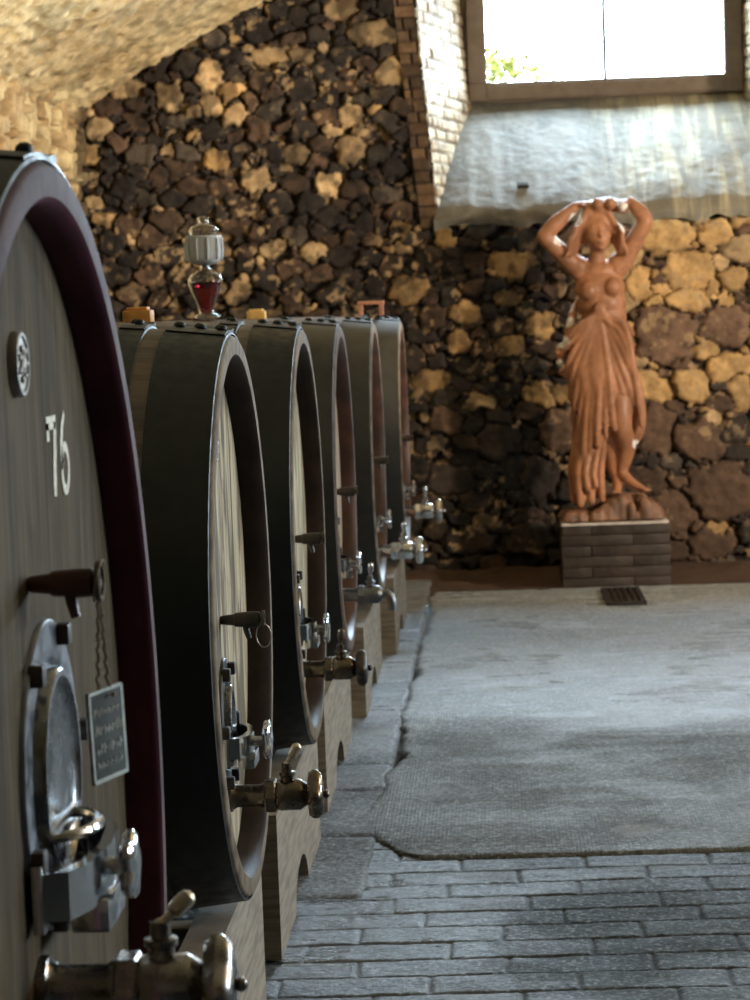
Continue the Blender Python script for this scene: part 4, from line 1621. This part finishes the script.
# folds fanning from the knot over the hips to the lower left
for (mx_, my_, ex_, ey_, r) in ((574, 330, 557, 347, .016), (573, 340, 556, 358, .015), (573, 352, 560, 376, .018), (575, 364, 565, 398, .015), (579, 374, 569, 420, .019),
                                (583, 384, 574, 446, .016), (588, 388, 580, 466, .020), (593, 392, 588, 450, .015), (598, 392, 596, 444, .020), (604, 390, 605, 436, .014),
                                (609, 385, 613, 427, .023)):
    side = max(0, min(1, (600 - ex_) / 42))
    ex_, my_ = ex_ + 5 * side, my_ - 2 * side
    fold_line([(knot[0], knot[1] + 3), ((knot[0] + mx_) / 2, (knot[1] + my_) / 2), (mx_, my_), ((mx_ + ex_) / 2 - 1, (my_ + ey_) / 2), (ex_, ey_)],
              [.010, r * .75, r, r * 1.05, r * .95], [-.105, -.14 + .02 * side, -.178 + .07 * side, -.19 + .11 * side, -.165 + .13 * side])
for (mx_, my_, ex_, ey_, r) in ((619, 345, 634, 385, .018), (621, 336, 637, 400, .018), (616, 355, 632, 405, .02), (612, 362, 626, 412, .018), (625, 330, 640, 425, .02)):
    fold_line([(knot[0] + 2, knot[1] + 3), ((knot[0] + mx_) / 2, (knot[1] + my_) / 2), (mx_, my_), ((mx_ + ex_) / 2 + 1, (my_ + ey_) / 2), (ex_, ey_)],
              [.010, r * .7, r, r, r * .7], [-.10, -.12, -.15, -.165, -.13])
# rolled edge round the hips
fold_line([(584, 322), (592, 316), (601, 312), (612, 318), (624, 324), (632, 334)], [.018, .020, .022, .020, .022, .020], [-.04, -.09, -.11, -.10, -.07, -.02])
fold_line([(582, 330), (592, 324), (602, 318), (613, 328), (624, 338), (633, 345)], [.018, .018, .018, .018, .018, .018], [-.05, -.10, -.12, -.12, -.09, -.04])
# hanging tail at the right thigh with its tip
fold_line([(634, 372), (639, 395), (641, 415), (640, 432), (635, 443)], [.03, .03, .028, .024, .014], [-.06, -.07, -.06, -.05, -.04])
fold_line([(630, 385), (634, 405), (636, 425), (634, 436)], [.022, .024, .02, .012], [-.10, -.10, -.08, -.06])
# long heavy folds down to the ground behind the legs
for (a, b, e_, r, dy_) in ((575, 573, 500, .026, .02), (579, 576, 492, .022, -.03), (584, 579, 503, .027, -.05), (588, 586, 488, .02, -.08), (592, 590, 500, .026, -.05),
                   (597, 594, 484, .020, -.09), (601, 601, 499, .024, -.01)):
    fold_line([(a, 420), ((a + b) / 2 + 1.5, 445), (b - 1, 470), (b + 1, e_)], [r * .7, r, r * 1.1, r * .9], [-.07 + dy_ * .3, -.06 + dy_ * .6, -.05 + dy_, -.06 + dy_])
# wind-blown edge at the left hip
for q, (px, py) in enumerate(((562, 346), (558, 353), (560, 362), (562, 372))):
    dr.ball(PW(px, py, -.02), (.028, .04, .022), 12)
# gather of cloth hanging down the back-left side
fold_line([(578, 300), (573, 315), (570, 332), (566, 348)], [.016, .028, .032, .03], [.06, .04, .02, 0])
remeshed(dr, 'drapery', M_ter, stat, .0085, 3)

# rocky base under her feet
rk = MB()
random.seed(6)
zf = PW(617, 494).z
rx0, rx1 = PX0 - SO.x + .04, PX1 - SO.x - .05
for q in range(170):
    xx = random.uniform(rx0, rx1)
    yy_ = random.uniform(-.2, .2)
    near = math.exp(-((xx - PW(627, 490).x) / .15) ** 4) * (1 if -.17 < yy_ < .12 else .5)
    top = .045 + random.uniform(0, .02) + (zf - .055) * near
    r_ = random.uniform(.025, .045)
    rk.lathe([(0, r_ * 1.2), (max(.02, top - r_), r_), (top - .004, r_ * .6), (top, .004)], 'z', 9, (xx, yy_, 0))
rk.box((rx0 + .02, -.19, 0), (rx1 - .02, .19, .03))
remeshed(rk, 'rock_base', M_rock, stat, .010, 2)
# shift so the base stands on the pedestal
# floor drain grate
g = U(623, 599, 13.4)
gx0, gx1 = U(604, 600, 13.4).x, U(643, 598, 13.4).x
M_grate = plain('black cast iron', (.012, .011, .011), .6)
gr = empty('drain_grate', ((gx0 + gx1) / 2, 13.42, .018), 'dark iron drain grate in the floor before the pedestal', 'grate')
gw = (gx1 - gx0) / 2
mb = MB()
mb.box((-gw, -.36, -.012), (gw, -.33, .008), .002)
mb.box((-gw, .33, -.012), (gw, .36, .008), .002)
mb.box((-gw, -.36, -.012), (-gw + .012, .36, .008), .002)
mb.box((gw - .012, -.36, -.012), (gw, .36, .008), .002)
mb.build('grate_frame', M_grate, gr, angle=30)
for q in range(6):
    xx = -gw + .02 + (2 * gw - .04) * (q + .0) / 5
    MB().box((xx - .010, -.34, -.01), (xx + .010, .34, .007), .002).build('grate_bar', M_grate, gr, angle=30)
MB().box((-gw + .01, -.34, -.013), (gw - .01, .34, -.009)).build('drain_pit', plain('tan pit', (.16, .13, .09), .9), gr)  # tan bottom below the bars

# shrub outside the window
k = N('sunlit leaves')
k.set('Base Color', k.mix(k.noise(sc=20), (.30, .29, .06), (.17, .19, .04)))
k.set('Roughness', .7)
sh = empty('shrub', (.05, 18.0, 2.6), 'yellow-green shrub outside the window, low in its left pane', 'shrub')
mb = MB()
random.seed(12)
for q in range(1400):
    c = Vector((random.gauss(0, .22), random.gauss(0, .2), random.uniform(.1, .95)))
    d1 = Vector((random.uniform(-1, 1), random.uniform(-1, 1), random.uniform(-1, 1))).normalized() * .045
    d2 = d1.cross(Vector((random.uniform(-1, 1), random.uniform(-1, 1), random.uniform(-1, 1)))).normalized() * .022
    mb.add([c - d1, c + d2, c + d1, c - d2], [(0, 1, 2, 3)])
mb.build('foliage', k.m, sh, smooth=False, recalc=False)
mb = MB()
for q in range(7):
    mb.tube([(0, 0, -.02), (random.uniform(-.1, .1), random.uniform(-.1, .1), .4), (random.uniform(-.25, .25), random.uniform(-.2, .2), .9)], [.02, .012, .004], 6)
mb.build('stem', plain('bark', (.08, .06, .04), .8), sh)
MB().box((-4, WALL_Y + DB + .13, 2.3), (8, 24, 2.6)).build('ground', plain('garden soil', (.06, .05, .03), .9), smooth=False, kind='structure')

# ------------------------------------------------------------------ light
wd = bpy.data.worlds.new('sky')
S.world = wd
wd.use_nodes = True
bg = wd.node_tree.nodes['Background']
tcw = wd.node_tree.nodes.new('ShaderNodeTexCoord')
sxw = wd.node_tree.nodes.new('ShaderNodeSeparateXYZ')
wd.node_tree.links.new(tcw.outputs['Generated'], sxw.inputs[0])
mr = wd.node_tree.nodes.new('ShaderNodeMapRange')       # hazy sky, brightest towards the sun's side
wd.node_tree.links.new(sxw.outputs[1], mr.inputs['Value'])
mr.inputs['From Min'].default_value = -.1
mr.inputs['From Max'].default_value = .9
mr.inputs['To Min'].default_value = 11
mr.inputs['To Max'].default_value = 92
wd.node_tree.links.new(mr.outputs[0], bg.inputs[1])
bg.inputs[0].default_value = (.66, .84, 1.0, 1)


def lamp(name, loc, power, col, size=.15, target=None, spot=None):
    li = bpy.data.lights.new(name, 'SPOT' if spot else 'POINT')
    li.energy = power
    li.color = col
    li.shadow_soft_size = size
    if spot:
        li.spot_size = math.radians(spot)
        li.spot_blend = .6
    o = bpy.data.objects.new(name, li)
    C.objects.link(o)
    o.location = loc
    if target:
        o.rotation_euler = (Vector(target) - Vector(loc)).to_track_quat('-Z', 'Y').to_euler()
    return o


WARM = (1.0, .80, .60)
lamp('wall_spot_light', (4.4, 10.2, 2.4), 900, WARM, .12, (1.0, 14.9, 1.55), 62)
lamp('vault_spot_light', (4.2, 9.0, 1.9), 1650, (1.0, .86, .66), .15, (-1.9, 12.6, 3.5), 48)
lamp('aisle_lamp_light', (4.4, 6.2, 2.5), 170, (1, .80, .56), .12)

S.view_settings.view_transform = 'Standard'
S.view_settings.look = 'None'
S.view_settings.exposure = 0.12
S.view_settings.gamma = 1
S.view_settings.use_curve_mapping = False
S.cycles.max_bounces = 8
S.cycles.sample_clamp_indirect = 6
S.cycles.caustics_reflective = False
S.cycles.caustics_refractive = False
